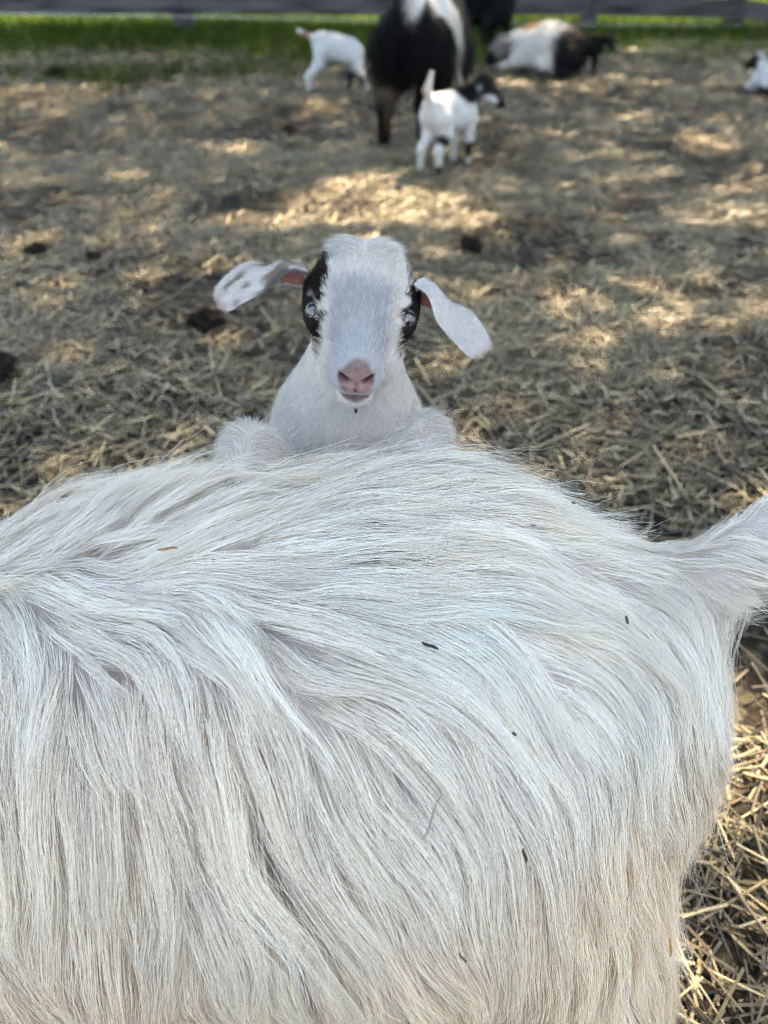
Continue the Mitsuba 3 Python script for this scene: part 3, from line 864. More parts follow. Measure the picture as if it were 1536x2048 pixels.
def fur(key, mesh, n, length, dirs, lift, rad, color, seed, keep=None, wob=0.2, m=4, droop=0.0):
    p, nr = sample(mesh, n, seed)
    if keep is not None:
        k = keep(p, nr)
        p, nr = p[k], nr[k]
    r = np.random.default_rng(seed + 3)
    n = len(p)
    d = tangent(dirs(p, nr), nr)
    b = np.cross(nr, d)
    a = noise3(p, 60, seed) * wob * 1.5 + r.normal(0, wob, n)
    d = d * np.cos(a)[:, None] + b * np.sin(a)[:, None]
    L = length(p) * r.lognormal(0, 0.22, n)
    li = np.clip(r.normal(lift, lift * 0.35, n), 0.02, 1.3)
    t = np.linspace(0, 1, m)
    P = p[:, None] + (t[None] * (L * np.cos(li))[:, None])[..., None] * d[:, None] + ((t - 0.45 * t ** 2)[None] * (L * np.sin(li))[:, None])[..., None] * nr[:, None]
    P[..., 2] -= droop * (t ** 2)[None] * L[:, None]
    R = rad * r.uniform(0.7, 1.3, n)[:, None] * np.interp(t, [0, 0.4, 1], [1, 0.9, 0.3])[None]
    C = color(p) * np.clip(r.normal(0.97, 0.075, n), 0.7, 1.1)[:, None]
    add_strands(key, P, R, nr, C, seed=seed)


def kid_fur_color(p):
    q, b, br, t, bare = kid_marks(p)
    r = np.random.default_rng(3).random((len(p), 1))
    c = np.tile(A(0.66, 0.64, 0.605), (len(p), 1))
    c = c * (1 - 0.18 * np.clip(noise3(q, 0.8, 5), 0, 1))[:, None]
    face = (sstep(-1.2, 0.2, q[:, 1]) * sstep(-3.4, -2.4, q[:, 2]) * (1 - sstep(1.6, 2.6, np.abs(q[:, 0]))))[:, None]
    c = c * (1 - face) + A(0.40, 0.405, 0.43) * face
    for w, col in ((t, A(0.50, 0.40, 0.30)), (br, A(0.14, 0.085, 0.055)), (b, A(0.015, 0.0105, 0.009))):
        c = np.where(r < w[:, None], col, c)
    return c


def kid_fur_dir(p, n):
    q = (p - EYES) @ HM.T * 100
    face = unit(q - A(0, 6.2, -1.6)) @ HM
    pollw = (sstep(-1.6, -2.4, q[:, 1]) * sstep(-1.0, 0.4, q[:, 2]) * (1 - 0.8 * sstep(1.8, 2.6, np.abs(q[:, 0]))))[:, None]
    poll = (np.sign(q[:, :1] + 0.0) * HR) * 1.0 - HA * 0.25 + HN * 0.2
    face = face * (1 - pollw) + poll * pollw
    hd = sstep(-6.0, -4.0, q[:, 2])[:, None] * (np.linalg.norm(q, axis=1) < 10)[:, None]
    body = A(0, 0.25, -1) + A(1, 0, 0) * (np.sign(p[:, 0] + 0.03) * 0.25)[:, None]
    return face * hd + body * (1 - hd)


def kid_fur_len(p):
    q = (p - EYES) @ HM.T * 100
    near_nose = 1 - sstep(1.5, 5.0, np.linalg.norm(q - A(0, 5.8, -1.2), axis=1))
    poll = sstep(-1.4, -2.6, q[:, 1]) * sstep(-0.8, 0.6, q[:, 2])
    eye = np.linalg.norm(np.stack([np.abs(q[:, 0]) - 3.5, q[:, 1] - 0.3, q[:, 2] + 0.1], -1), axis=1)
    near_nose = np.maximum(near_nose, sstep(2.2, 1.1, eye))
    hd = np.linalg.norm(q, axis=1) < 9
    return np.where(hd, 0.0056 * (1 - 0.60 * near_nose) + 0.0065 * poll * (1 - sstep(1.6, 2.6, np.abs(q[:, 0]))), 0.0115)


fur('kid_goat__fur', kid, 150000, kid_fur_len, kid_fur_dir, 0.30, 0.00014, kid_fur_color, 61,
    keep=lambda p, n: (kid_marks(p)[4] < 0.3) & (np.random.default_rng(2).random(len(p)) < np.where(p[:, 2] < 0.30, 0.30, 1.0)) &
    (patch((p - EYES) @ HM.T * 100 * [[1, 1, 1]], (0, 0, 0), (99, 99, 99)) < 1) & (np.linalg.norm(((p - EYES) @ HM.T * 100) * np.where((p - EYES) @ HR[:, None] > 0, 1, -1) ** A(1, 0, 0) - [3.6, 0.35, 0.05], axis=1) > 0.74))

for sgn in (-1, 1):                                       # eyes: pale iris, level slit pupil, dark rim
    e = trimesh.creation.icosphere(5, 1.0)
    ev = e.vertices
    look = unit(A(sgn * 0.52, 0.12, 0.85))
    flat = unit(A(0, 1, 0) - look * look[1])              # the slit lies along the head
    flat = unit(np.cross(look, unit(np.cross(A(sgn, 0, 0), A(0, 0, 1)))))
    world_side = unit(HM @ A(1, 0, 0) - look * ((HM @ A(1, 0, 0)) @ look))
    x, y = ev @ world_side, ev @ np.cross(look, world_side)
    zc = ev @ look
    rad_ = np.sqrt(x * x + y * y)
    col = np.tile(A(0.05, 0.035, 0.03), (len(ev), 1))
    iris = (zc > 0) & (rad_ < 0.74)
    streak = 0.85 + 0.3 * meshkit.noise(np.stack([np.arctan2(y, x) * 9, rad_ * 2, 0 * x], -1), 4)
    col[iris] = (A(0.16, 0.175, 0.18) * streak[:, None])[iris]
    col[iris & (rad_ > 0.66)] *= 0.45
    col[(zc > 0) & (np.abs(y) < 0.15) & (np.abs(x) < 0.56)] = A(0.008, 0.008, 0.012)
    lid = trimesh.creation.icosphere(4, 1.0)
    lid_up = (lid.vertices @ unit(A(-sgn * 0.45, -0.85, 0.15))) > 0.62
    lid_dn = (lid.vertices @ unit(A(-sgn * 0.25, 0.95, 0.05))) > 0.62
    lf = lid.faces[lid_up[lid.faces].all(1)]
    pos_e = head_to_world((sgn * 3.22, 0.30, -0.38))
    add(numbered('kid_goat__eye'), trimesh.Trimesh(pos_e + (ev * A(0.74, 0.80, 0.74) * 0.01) @ HM, e.faces, process=False), 'eye_paint', True, col)
    lm = trimesh.Trimesh(pos_e + (lid.vertices * A(0.78, 0.84, 0.78) * 0.01) @ HM, lf, process=True)
    lm = trimesh.Trimesh(np.vstack([lm.vertices, lm.vertices * 0.985 + pos_e * 0.015]), np.vstack([lm.faces, lm.faces[:, ::-1] + len(lm.vertices)]), process=False)
    add(numbered('kid_goat__eyelid'), lm, 'skin_paint', True, np.tile(A(0.02, 0.017, 0.017), (len(lm.vertices), 1)))


def kid_ear(base, tip, open0, open1, spots, seed, **kw):
    em, m, eu, evv = ear_shell(base, tip, open0, open1, 0.0175, 0.0122, 1.8, 0.32, 0.0024, 44, 27, **kw)
    outer = np.arange(len(em.vertices)) < m
    u2, v2 = np.tile(eu, 2), np.tile(evv, 2)
    c = np.where(outer[:, None], A(0.64, 0.615, 0.60), A(0.52, 0.32, 0.30) * (1 - 0.35 * (1 - u2))[:, None])
    c = np.where((~outer & (u2 < 0.42))[:, None], A(0.32, 0.145, 0.125), c)
    mark = np.zeros(len(c))
    if spots:
        sp = np.stack([u2 * 3.4, v2 * 1.5, 0 * u2], -1)
        mark = sstep(0.50, 0.60, meshkit.fbm(sp * 2.1 + 4, 3, seed)) * sstep(-0.75, -0.35, v2 * spots)
        mark = np.maximum(mark * 0.95, sstep(0.80, 0.95, v2 * spots) * sstep(0.75, 0.5, u2)) * outer
        tone = np.where((v2 * spots > 0.80)[:, None], A(0.10, 0.095, 0.10), A(0.24, 0.195, 0.155))
        c = c * (1 - mark[:, None]) + tone * mark[:, None]
    tipw = sstep(0.95, 1.0, u2)[:, None]
    c = c * (1 - tipw) + A(0.70, 0.50, 0.47) * tipw
    key = numbered('kid_goat__ear')
    add(key, em, 'skin_paint', True, c)
    vn = em.vertex_normals
    r = np.random.default_rng(seed)
    fi = r.integers(0, len(em.faces), 9000)
    fi = fi[(em.faces[fi] < m).all(1)]
    w = r.dirichlet([1, 1, 1], len(fi))
    tri = em.faces[fi]
    p = (em.vertices[tri] * w[..., None]).sum(1)
    n = unit((vn[tri] * w[..., None]).sum(1))
    cc = (c[tri] * w[..., None]).sum(1)
    d = tangent(unit(np.asarray(tip) - np.asarray(base)) + np.zeros_like(p), n)
    d = unit(d + r.normal(0, 0.18, d.shape))
    L = r.uniform(0.003, 0.0055, len(p))
    t = np.linspace(0, 1, 3)
    P = p[:, None] + (d[:, None] * t[None, :, None] + n[:, None] * (0.28 * t - 0.1 * t * t)[None, :, None]) * L[:, None, None]
    add_strands(key + '__fur', P, 0.00011 * np.tile([1, .9, .3], (len(p), 1)), n, cc * r.uniform(0.85, 1.08, (len(p), 1)), seed=seed)


def img(x, y, depth):
    """A place given across, up and towards the viewer from the kid's eyes, metres (its upright frame)."""
    return EYES + A(1, 0, 0) * x + _u * y + _v * depth


kid_ear(img(-0.0400, 0.0240, -0.014), img(-0.0990, 0.0045, 0.004), _u * -0.9 + _v * 0.42, _u * -0.45 - _v * 0.9, -1, 5, droop=0.010)
kid_ear(img(0.0410, 0.0155, -0.014), img(0.0860, -0.0300, 0.004), A(-0.5, 0, 0) - _u * 0.75 + _v * 0.42, A(-0.3, 0, 0) - _u * 0.3 - _v * 0.9, 0, 6, droop=0.005)
for hp in (A(-0.004, 0.745, 0.008), A(-0.048, 0.745, 0.008), A(-0.094, 0.428, 0.416), A(0.030, 0.426, 0.418)):
    hh = trimesh.creation.icosphere(3, 1.0)
    hv = hh.vertices * [0.011, 0.014, 0.010] + hp
    add(numbered('kid_goat__hoof'), trimesh.Trimesh(hv, hh.faces, process=False), 'horn_paint', True, np.tile([0.09, 0.075, 0.06], (len(hv), 1)))

crumb = trimesh.creation.icosphere(2, 1.0)
crumb = trimesh.Trimesh(head_to_world(np.array([0.12, 5.72, -4.35])) + crumb.vertices * (1 + 0.3 * noise3(crumb.vertices, 2, 3))[:, None] * A(0.0011, 0.0011, 0.0026), crumb.faces, process=False)
add('dirt_crumb', crumb, 'straw_paint', True, np.tile(A(0.03, 0.025, 0.02), (len(crumb.vertices), 1)))
label('dirt_crumb', 'dark crumb of dirt stuck to the white chin of the looking kid', 'dirt')

CHAFF = [  # place, direction, length, half width, colour, name, label, category
    ((-0.1154, 0.3515, 0.4298), (0.988, -0.124, 0.096), 0.011, 0.0008, (0.3, 0.15, 0.06), 'straw_bit', 'short reddish-brown straw bit on the upper back, nearest the shoulder', 'straw'),
    ((0.0225, 0.2952, 0.4133), (0.883, -0.353, -0.308), 0.0085, 0.0009, (0.03, 0.028, 0.022), 'seed_husk', 'dark double husk lying across the middle of the white flank', 'husk'),
    ((0.1302, 0.3323, 0.3965), (-0.024, -0.838, -0.545), 0.0042, 0.0011, (0.05, 0.05, 0.045), 'seed_husk', 'small dark speck of husk on the rump below the tail base', 'husk'),
    ((0.1075, 0.3899, 0.4329), (0.908, 0.062, -0.414), 0.0022, 0.0009, (0.04, 0.035, 0.03), 'seed_husk', 'tiny dark speck high on the back toward the tail', 'husk'),
    ((0.0802, 0.3619, 0.4374), (0.939, 0.156, -0.306), 0.0035, 0.0006, (0.12, 0.11, 0.1), 'seed_husk', 'thin grey speck on the back just under the ridge', 'husk'),
    ((0.0626, 0.2666, 0.3828), (0.642, -0.432, -0.633), 0.0026, 0.0008, (0.05, 0.045, 0.04), 'seed_husk', 'tiny dark speck in the middle of the thigh', 'husk'),
    ((0.0673, 0.2319, 0.3369), (0.185, -0.438, -0.88), 0.007, 0.0009, (0.06, 0.045, 0.03), 'seed_husk', 'narrow brown husk standing upright low on the thigh', 'husk'),
    ((0.0222, 0.2361, 0.36), (0.483, 0.563, 0.671), 0.022, 0.0005, (0.26, 0.24, 0.19), 'straw_bit', 'long thin grey stalk slanting across the lower flank', 'straw'),
    ((0.0382, 0.2067, 0.2909), (0.39, -0.141, -0.91), 0.008, 0.0007, (0.14, 0.12, 0.09), 'straw_bit', 'short dark splinter low on the flank near the belly edge', 'straw'),
    ((0.1647, 0.2481, 0.2202), (0.062, -0.336, -0.94), 0.0125, 0.0014, (0.42, 0.27, 0.1), 'straw_bit', 'golden straw piece hanging upright at the back of the thigh', 'straw'),
]

# ------------------------------------------------------------------ the rest of the herd
STAND = dict(hip=(-0.36, 0, 0.80, 0.185), barrel=(0.0, 0, 0.70), barrel_r=(0.46, 0.235, 0.255), chest=(0.33, 0, 0.70, 0.19), withers=(0.26, 0, 0.90, 0.09),
             neck=(0.36, 0, 0.82, 0.135), poll=(0.60, 0, 1.10, 0.10), muzzle=(0.86, 0, 0.98, 0.058),
             fl=[(0.31, 0.12, 0.62, 0.105), (0.33, 0.12, 0.33, 0.052), (0.33, 0.12, 0.05, 0.038)], fr=[(0.31, -0.12, 0.62, 0.105), (0.33, -0.12, 0.33, 0.052), (0.33, -0.12, 0.05, 0.038)],
             hl=[(-0.36, 0.12, 0.70, 0.135), (-0.29, 0.13, 0.50, 0.095), (-0.46, 0.13, 0.32, 0.048), (-0.43, 0.13, 0.05, 0.038)],
             hr=[(-0.36, -0.12, 0.70, 0.135), (-0.29, -0.13, 0.50, 0.095), (-0.46, -0.13, 0.32, 0.048), (-0.43, -0.13, 0.05, 0.038)],
             tail=[(-0.50, 0, 0.88, 0.05), (-0.58, 0, 1.02, 0.035), (-0.62, 0, 1.10, 0.02)], horns=0.0, ear=0.20)


def herd_goat(name, at, yaw, h, text, cat, paint, hair, pose=None, nhair=4000, hair_len=0.02, hair_rad=0.0005, lift=0.3, droop=0.0, tan_tip=None, seed=1, group=None):
    J = {**STAND, **(pose or {})}
    ca, sa = math.cos(yaw), math.sin(yaw)
    M = np.array([[ca, -sa, 0], [sa, ca, 0], [0, 0, 1]]) * h
    at = np.asarray(at, float)
    to_world = lambda q: np.asarray(q, float) @ M.T + at
    to_local = lambda p: (p - at) @ M / h ** 2

    def limb(p, js):
        return [cone(p, a[:3], b[:3], a[3], b[3]) for a, b in zip(js[:-1], js[1:])]

    def field(p):
        hip, ch, wi, ne, po, mu = (J[k] for k in ('hip', 'chest', 'withers', 'neck', 'poll', 'muzzle'))
        t = union([ell(p, J['barrel'], J['barrel_r']), cone(p, hip[:3], (hip[0] + 0.22, hip[1], hip[2] - 0.03), hip[3], hip[3]), cone(p, ch[:3], (ch[0] - 0.1, ch[1], ch[2]), ch[3], ch[3]),
                   cone(p, wi[:3], hip[:3], wi[3], wi[3])], 0.12)
        head = union([cone(p, po[:3], A(*po[:3]) * 0.55 + A(*mu[:3]) * 0.45, po[3], po[3] * 0.82), cone(p, po[:3], mu[:3], po[3] * 0.85, mu[3])], 0.05)
        n = smin(cone(p, ne[:3], po[:3], ne[3], po[3] * 0.82), head, 0.06)
        legs = sum((limb(p, J[k]) for k in ('fl', 'fr', 'hl', 'hr')), [])
        return smin(smin(union([t] + legs, 0.07), n, 0.10), union(limb(p, J['tail']), 0.02), 0.04)

    lo, hi = A(-1.0, -0.6, -0.03), A(1.1, 0.6, 1.45)
    m = surface(field, lo, hi, 0.026)
    lv = m.vertices
    m = trimesh.Trimesh(to_world(lv), m.faces, process=False)
    add(name, m, 'skin_paint', True, np.clip(paint(lv) * (0.94 + 0.12 * noise3(lv, 9)[:, None]), 0.008, 0.88))
    label(name, text, cat, group)
    fur(name + '__coat', m, nhair, lambda p: np.full(len(p), hair_len) * np.clip(hair(to_local(p)), 0.15, 1.6),
        lambda p, n: (A(-0.7, 0, -0.55) @ (M / h).T) + 0 * p, lift, hair_rad, lambda p: paint(to_local(p)), seed, wob=0.3, m=5, droop=droop)
    for k in ('fl', 'fr', 'hl', 'hr'):
        x, y, z, r = J[k][-1]
        if z > 0.12:
            continue
        hv = trimesh.creation.icosphere(2, 1.0)
        v = hv.vertices * [r * 1.35, r * 1.15, r * 1.1] + [x + r * 0.25, y, max(z - r * 0.55, r * 0.75)]
        v[:, 2] = np.maximum(v[:, 2], 0.0)
        add(numbered(name + '__hoof'), trimesh.Trimesh(to_world(v), hv.faces, process=False), 'horn_paint', True, np.tile([0.05, 0.045, 0.045], (len(v), 1)))
    po, mu = A(*J['poll'][:3]), A(*J['muzzle'][:3])
    d = unit(mu - po)
    lat = unit(np.cross(A(0, 0, 1), d))
    upv = np.cross(d, lat)
    for s in (-1, 1):
        b = po - d * 0.03 + lat * s * J['poll'][3] * 0.85 + upv * 0.03
        e = b + lat * s * J['ear'] + upv * -0.03 - d * 0.04
        em, mm, eu, evv = ear_shell(to_world(b), to_world(e), (M / h) @ (d * 0.6 - upv), (M / h) @ (d * 0.5 - upv), 0.07 * h, 0.055 * h, 1.6, 0.5, 0.012 * h, 16, 11)
        c = paint(to_local(em.vertices) * 0 + b)
        c = np.where((np.arange(len(c)) < mm)[:, None], c, c * 0.5 + A(0.2, 0.1, 0.09))
        add(numbered(name + '__ear'), em, 'skin_paint', True, np.clip(c, 0.008, 0.88))
        ey = trimesh.creation.icosphere(2, 0.024 * h)
        ey.apply_translation(to_world(po + d * 0.10 + lat * s * J['poll'][3] * 0.80 + upv * 0.015))
        add(numbered(name + '__eye'), ey, 'eye_paint', True, np.tile([0.03, 0.028, 0.03], (len(ey.vertices), 1)))
        if J['horns']:
            hp = [po + upv * 0.06 + lat * s * 0.04 + (upv * math.sin(a) - d * (1 - math.cos(a)) + lat * s * 0.15 * a) * J['horns'] for a in np.linspace(0, 1.3, 7)]
            hm = merge([trimesh.creation.cylinder(0.028 * h * (1 - i / 7.5), segment=[to_world(p), to_world(q)], sections=9) for i, (p, q) in enumerate(zip(hp[:-1], hp[1:]))])
            add(numbered(name + '__horn'), hm, 'horn_paint', False, np.tile([0.10, 0.09, 0.08], (len(hm.vertices), 1)))
    return m, to_local, to_world


BLACK, WHITE, RUST, TANC = A(0.006, 0.0055, 0.0065), A(0.60, 0.595, 0.59), A(0.12, 0.07, 0.045), A(0.42, 0.31, 0.20)


def lay(base, *layers):
    c = base
    for w, col in layers:
        c = c * (1 - w[:, None]) + col * w[:, None]
    return c


def spot(q, c, r, soft=0.18, seed=3, amp=0.25):
    d = np.sqrt((((q - np.asarray(c, float)) / np.asarray(r, float)) ** 2).sum(-1)) + noise3(q, 7, seed) * amp * 0.6 + noise3(q, 19, seed + 1) * amp * 0.4
    return 1 - sstep(1 - soft, 1 + soft, d)


def paint_doe(q):
    back = spot(q, (-0.36, -0.06, 1.0), (0.34, 0.055, 0.16), 0.2)
    flank = spot(q, (-0.04, -0.21, 0.66), (0.20, 0.24, 0.44), 0.15)
    join = spot(q, (-0.22, -0.14, 0.92), (0.18, 0.10, 0.15), 0.2)
    face = spot(q, (0.62, -0.05, 1.08), (0.22, 0.06, 0.2))
    hock = spot(q, (-0.42, 0.08, 0.26), (0.12, 0.1, 0.16), 0.3) * 0.3
    fringe = sstep(0.02, 0.2, q[:, 1]) * sstep(0.62, 0.45, q[:, 2]) * sstep(0.30, 0.40, q[:, 2]) * 0.35
    return lay(np.tile(BLACK, (len(q), 1)), (fringe, TANC * 0.6), (hock, TANC * 0.7), (flank, WHITE * A(1, .97, .9)), (back, WHITE), (join, WHITE), (face, WHITE))


herd_goat('horned_goat', (0.172, 3.66, 0), math.radians(70), 0.53, 'long-haired black goat with a white stripe over rump and flank, standing with its back turned', 'goat', paint_doe,
          lambda q: 0.3 + 1.0 * sstep(0.9, 0.7, q[:, 2]) * sstep(0.40, 0.60, q[:, 2]), nhair=30000, hair_len=0.07, hair_rad=0.0007, lift=0.18, droop=0.55,
          pose=dict(horns=0.22, barrel_r=(0.46, 0.205, 0.235), hip=(-0.36, 0, 0.83, 0.165), ear=0.17,
                    hl=[(-0.36, 0.13, 0.70, 0.15), (-0.29, 0.14, 0.50, 0.11), (-0.46, 0.17, 0.32, 0.052), (-0.47, 0.17, 0.05, 0.042)],
                    hr=[(-0.36, -0.13, 0.70, 0.15), (-0.25, -0.14, 0.50, 0.11), (-0.34, -0.08, 0.32, 0.052), (-0.24, -0.07, 0.05, 0.042)]), seed=101)


def grubby(q, c):
    w = (sstep(0.42, 0.12, q[:, 2]) * 0.45 + np.clip(noise3(q, 3.5, 12), 0, 1) * 0.30)[:, None]
    return c * (1 - w) + c * A(0.62, 0.56, 0.48) * w


def paint_kid_c(q):
    head = sstep(0.36, 0.42, q[:, 0] + noise3(q, 6, 4) * 0.05) * sstep(0.68, 0.76, q[:, 2])
    saddle = spot(q, (0.27, -0.04, 0.92), (0.24, 0.2, 0.17), 0.15)
    stripe = spot(q, (0.44, -0.34, 0.84), (0.06, 0.13, 0.07), 0.2)
    feet = np.maximum.reduce([spot(q, (-0.45, -0.13, 0.06), (0.12, 0.09, 0.09)), spot(q, (-0.34, -0.13, 0.42), (0.12, 0.09, 0.11)), spot(q, (-0.3, -0.13, 0.36), (0.10, 0.09, 0.09)), spot(q, (0.33, -0.12, 0.22), (0.10, 0.1, 0.13)),
                              spot(q, (-0.43, 0.13, 0.03), (0.1, 0.1, 0.06))])
    under = spot(q, (-0.66, 0, 1.0), (0.14, 0.04, 0.2), 0.4) * 0.6
    return lay(grubby(q, np.tile(WHITE, (len(q), 1))), (saddle, BLACK), (head, BLACK), (stripe, WHITE), (feet, BLACK), (under, A(0.62, 0.40, 0.33)))


herd_goat('kid_goat_001', (0.228, 3.14, 0), math.radians(54), 0.258, 'white kid with a black head and raised tail beside the long-haired black goat', 'kid goat', paint_kid_c,
          lambda q: 0.6 + 0 * q[:, 0], nhair=7000, hair_len=0.016, seed=111,
          pose=dict(barrel_r=(0.44, 0.20, 0.215), hip=(-0.36, 0, 0.82, 0.165), poll=(0.54, -0.17, 1.00, 0.125), muzzle=(0.54, -0.46, 0.80, 0.068), neck=(0.34, -0.02, 0.84, 0.15), ear=0.26,
                    hl=[(-0.36, 0.11, 0.70, 0.12), (-0.29, 0.12, 0.50, 0.085), (-0.46, 0.14, 0.32, 0.05), (-0.46, 0.15, 0.05, 0.042)],
                    hr=[(-0.36, -0.11, 0.70, 0.12), (-0.27, -0.12, 0.50, 0.085), (-0.44, -0.12, 0.32, 0.05), (-0.42, -0.12, 0.05, 0.042)],
                    tail=[(-0.49, 0, 0.88, 0.055), (-0.57, 0.0, 1.06, 0.045), (-0.52, -0.03, 1.24, 0.02)]))


def paint_kid_a(q):
    feet = np.maximum.reduce([spot(q, (0.40, -0.12, 0.20), (0.12, 0.1, 0.16)), spot(q, (0.2, 0.12, 0.22), (0.16, 0.1, 0.26)), spot(q, (-0.55, 0, 0.02), (0.3, 0.4, 0.07))])
    tl = spot(q, (-0.60, 0, 0.98), (0.10, 0.1, 0.07), 0.3)
    return lay(grubby(q, np.tile(A(0.58, 0.585, 0.60), (len(q), 1))), (feet, BLACK), (tl, A(0.30, 0.15, 0.11)))


herd_goat('kid_goat_002', (-0.235, 4.82, 0), math.radians(4), 0.272, 'small white kid with its tail up and head bent low, near the fence', 'kid goat', paint_kid_a,
          lambda q: 0.6 + 0 * q[:, 0], nhair=6000, hair_len=0.016, seed=121,
          pose=dict(barrel_r=(0.40, 0.19, 0.20), barrel=(-0.02, 0, 0.74), hip=(-0.30, 0, 0.86, 0.18), withers=(0.22, 0, 0.84, 0.09), chest=(0.28, 0, 0.68, 0.175), neck=(0.34, 0.05, 0.70, 0.12), poll=(0.40, 0.20, 0.42, 0.105), muzzle=(0.46, 0.26, 0.16, 0.06),
                    fl=[(0.28, 0.11, 0.62, 0.1), (0.24, 0.12, 0.33, 0.052), (0.2, 0.12, 0.05, 0.04)], fr=[(0.30, -0.11, 0.62, 0.1), (0.42, -0.12, 0.33, 0.055), (0.55, -0.12, 0.05, 0.042)],
                    hl=[(-0.32, 0.11, 0.72, 0.13), (-0.34, 0.12, 0.50, 0.09), (-0.52, 0.12, 0.30, 0.05), (-0.50, 0.12, 0.05, 0.04)],
                    hr=[(-0.32, -0.11, 0.72, 0.13), (-0.38, -0.12, 0.50, 0.09), (-0.58, -0.12, 0.30, 0.052), (-0.58, -0.12, 0.05, 0.042)],
                    tail=[(-0.46, 0, 0.94, 0.05), (-0.62, 0.0, 1.00, 0.045), (-0.72, 0, 1.06, 0.035)]))

herd_goat('black_goat', (0.76, 6.9, 0), math.radians(60), 0.50, 'big all-black goat standing farthest away, by the board fence', 'goat', lambda q: np.tile(A(0.006, 0.007, 0.010), (len(q), 1)),
          lambda q: 0.7 + 0 * q[:, 0], nhair=6000, hair_len=0.05, hair_rad=0.0009, droop=0.4, seed=131, pose=dict(horns=0.2, barrel_r=(0.50, 0.30, 0.40), barrel=(0, 0, 0.62)))

LYING = dict(hip=(-0.34, 0, 0.34, 0.20), barrel=(0.0, 0, 0.30), barrel_r=(0.50, 0.30, 0.27), chest=(0.33, 0, 0.31, 0.21), withers=(0.26, 0, 0.50, 0.09),
             neck=(0.38, 0, 0.46, 0.14), poll=(0.58, 0, 0.74, 0.10), muzzle=(0.80, 0, 0.58, 0.058),
             fl=[(0.32, 0.17, 0.22, 0.11), (0.52, 0.17, 0.10, 0.058), (0.30, 0.19, 0.05, 0.045)], fr=[(0.32, -0.17, 0.22, 0.11), (0.54, -0.15, 0.10, 0.058), (0.74, -0.14, 0.05, 0.042)],
             hl=[(-0.32, 0.19, 0.26, 0.17), (-0.06, 0.27, 0.16, 0.11), (-0.34, 0.30, 0.07, 0.055), (-0.12, 0.33, 0.05, 0.045)],
             hr=[(-0.32, -0.19, 0.26, 0.17), (-0.06, -0.27, 0.16, 0.11), (-0.34, -0.30, 0.07, 0.055), (-0.12, -0.33, 0.05, 0.045)],
             tail=[(-0.52, 0, 0.42, 0.05), (-0.62, 0, 0.36, 0.04), (-0.66, 0, 0.28, 0.02)])


def paint_e(q):
    rump = spot(q, (-0.48, 0.1, 0.26), (0.42, 0.5, 0.50), 0.15)
    top = spot(q, (0.30, 0.05, 0.66), (0.20, 0.18, 0.13), 0.2)
    belly = spot(q, (0.1, 0.28, 0.02), (0.5, 0.3, 0.14), 0.25)
    brown = spot(q, (-0.28, 0.3, 0.14), (0.12, 0.3, 0.24), 0.3)
    muzz = spot(q, (0.78, 0.20, 0.18), (0.13, 0.15, 0.13))
    return lay(np.tile(A(0.57, 0.55, 0.52), (len(q), 1)), (top, RUST * 1.3), (brown, RUST), (rump, BLACK * 1.3), (belly, BLACK), (spot(q, (0.64, 0.14, 0.36), (0.17, 0.2, 0.20)), A(0.20, 0.18, 0.17)), (muzz, BLACK))


herd_goat('patched_goat', (0.95, 5.48, 0), math.radians(156), 0.42, 'white goat with rust and black patches lying on the ground near the fence', 'goat', paint_e,
          lambda q: 0.8 + 0 * q[:, 0], nhair=9000, hair_len=0.04, hair_rad=0.0008, droop=0.3, seed=141, pose={**LYING, 'barrel_r': (0.50, 0.33, 0.33), 'barrel': (-0.02, 0, 0.33), 'neck': (0.40, 0.02, 0.40, 0.14), 'poll': (0.60, 0.12, 0.38, 0.105), 'muzzle': (0.78, 0.20, 0.18, 0.06), 'ear': 0.16})


def paint_f(q):
    return lay(np.tile(BLACK, (len(q), 1)), (spot(q, (-0.42, 0, 0.94), (0.17, 0.3, 0.20), 0.2), WHITE))


herd_goat('kid_goat_003', (1.15, 5.44, 0), math.radians(-22), 0.215, 'small black kid with a white rump standing behind the patched lying goat', 'kid goat', paint_f,
          lambda q: 0.6 + 0 * q[:, 0], nhair=3500, hair_len=0.018, hair_rad=0.0008, seed=151,
          pose=dict(barrel_r=(0.44, 0.22, 0.24), neck=(0.36, 0, 0.80, 0.13), poll=(0.58, 0, 0.96, 0.11), muzzle=(0.74, 0, 0.72, 0.065)))


def paint_g(q):
    head = sstep(0.32, 0.40, q[:, 0]) * sstep(0.38, 0.46, q[:, 2])
    crown = spot(q, (0.46, 0.05, 0.76), (0.14, 0.14, 0.09), 0.2)
    legs = spot(q, (0.1, 0.34, 0.08), (0.5, 0.12, 0.12), 0.2)
    return lay(np.tile(A(0.58, 0.59, 0.605), (len(q), 1)), (head, BLACK), (crown, WHITE), (legs, BLACK))


herd_goat('kid_goat_004', (2.03, 4.83, 0), math.radians(118), 0.235, 'white kid with a black head lying down alone, half cut by the picture edge', 'kid goat', paint_g,
          lambda q: 0.6 + 0 * q[:, 0], nhair=4500, hair_len=0.016, hair_rad=0.0006, seed=161, pose={**LYING, 'neck': (0.36, 0.04, 0.42, 0.15), 'poll': (0.46, 0.10, 0.62, 0.125), 'muzzle': (0.52, 0.34, 0.50, 0.07)})

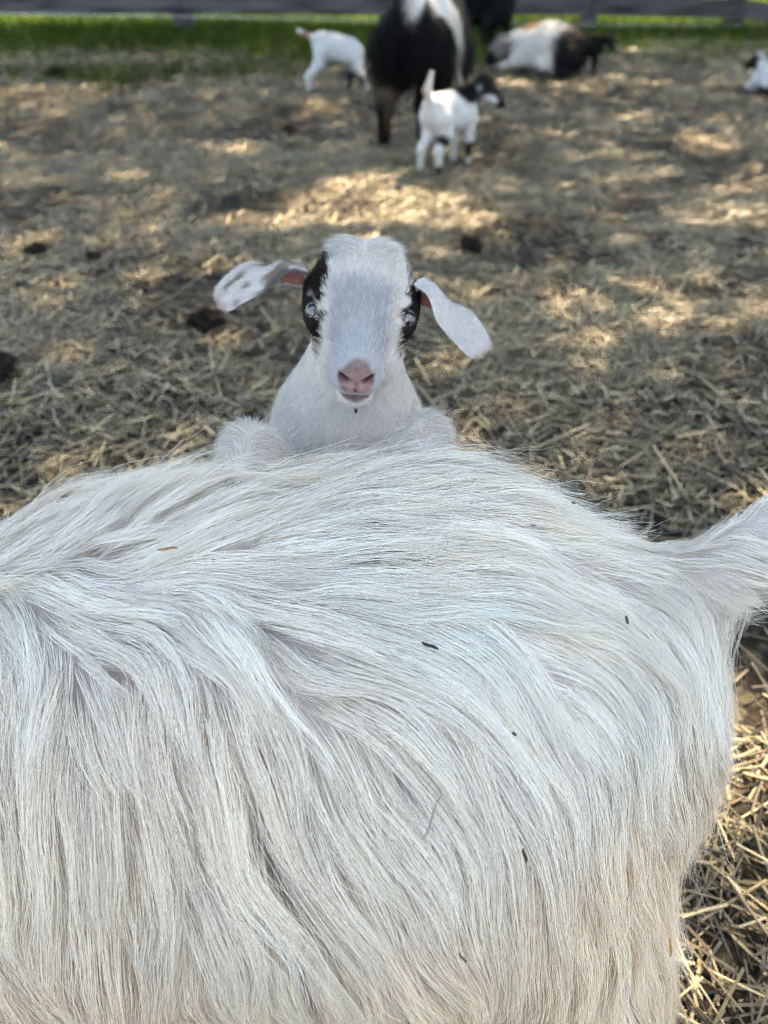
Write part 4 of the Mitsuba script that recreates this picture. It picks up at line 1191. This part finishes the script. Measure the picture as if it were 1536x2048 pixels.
# ------------------------------------------------------------------ clods on the ground, chaff in the white coat
def clod(key, at, r3, seed, text):
    s = trimesh.creation.icosphere(4, 1.0)
    v = s.vertices * (1 + 0.35 * noise3(s.vertices, 1.6, seed) + 0.20 * noise3(s.vertices, 4.2, seed + 1) + 0.08 * noise3(s.vertices, 11, seed + 2))[:, None]
    v = v * r3 + np.asarray(at)
    c = A(0.014, 0.0105, 0.009) * (1 + 0.5 * noise3(v, 90, seed)[:, None])
    add(key, trimesh.Trimesh(v, s.faces, process=False), 'skin_paint', True, np.clip(c, 0.003, 0.2))
    label(key, text, 'dung clod', 'dark clods on the straw')


for i, (x, y, a, b, c, text) in enumerate((
        (-0.372, 1.655, 0.034, 0.026, 0.022, 'dark brown clod lying on straw below the spotted ear, largest of its kind'),
        (0.226, 2.17, 0.024, 0.022, 0.024, 'dark clod on the straw above the plain white ear'),
        (-0.915, 2.19, 0.027, 0.022, 0.018, 'dark clod near the edge of view, level with the kid\'s forehead'),
        (-0.75, 2.14, 0.017, 0.015, 0.013, 'small dark clod between two others and the spotted ear'),
        (-1.87, 5.32, 0.06, 0.035, 0.03, 'flat dark clod in the sunny straw by the fence grass'),
        (-0.735, 1.42, 0.034, 0.05, 0.03, 'dark clod half cut off at the picture edge, lowest of the clods'),
        (-0.39, 3.74, 0.03, 0.025, 0.022, 'dark clod on the shaded ground below the small white kid'))):
    clod(numbered('dung_clod'), (x, y, ground_z(np.array([x]), np.array([y]))[0] + c * 0.95), (a * 1.08, b * 1.05, c * 1.1), 40 + i * 3, text)


def on_coat(p):
    """The place on top of the white goat's hair above the surface point nearest to p, and the normal there."""
    p = np.array([p], float)
    for _ in range(12):
        gr = unit(np.stack([doe_field(p + v) - doe_field(p - v) for v in np.eye(3) * 0.004], -1))
        p = p - gr * (doe_field(p) - 0.0195)[:, None]
    return p[0], gr[0]


def sliver(p, along, L, w, col, key, text, cat, bend=0.12):
    c, n = on_coat(p)
    d = tangent(A(*along), n)
    s = np.cross(n, d)
    t = np.linspace(-0.5, 0.5, 7)
    ctr = c + d * (t * L)[:, None] + n * (0.0006 - bend * L * t ** 2)[:, None] + s * (0.06 * L * np.sin(t * 5))[:, None]
    ring = np.array([[math.cos(a), math.sin(a)] for a in np.arange(6) * math.pi / 3])
    ww = w * (1 - 0.35 * (2 * t) ** 2)
    V = ctr[:, None] + (ring[None, :, :1] * s + ring[None, :, 1:] * 0.45 * n) * ww[:, None, None]
    f = []
    for i in range(6):
        for j in range(6):
            a, b = i * 6 + j, i * 6 + (j + 1) % 6
            f += [[a, b, b + 6], [a, b + 6, a + 6]]
    f += [[0, j + 1, j] for j in range(1, 5)] + [[36, 36 + j, 36 + j + 1] for j in range(1, 5)]
    m = trimesh.Trimesh(V.reshape(-1, 3), f, process=False)
    cc = np.array(col) * (1 + 0.25 * noise3(m.vertices, 700)[:, None])
    key = numbered(key)
    add(key, m, 'straw_paint', True, np.clip(cc, 0.004, 0.8))
    label(key, text, cat, 'chaff caught in the white coat')


for p, along, L, w, col, key, text, cat in CHAFF:
    sliver(p, along, L, w, col, key, text, cat)
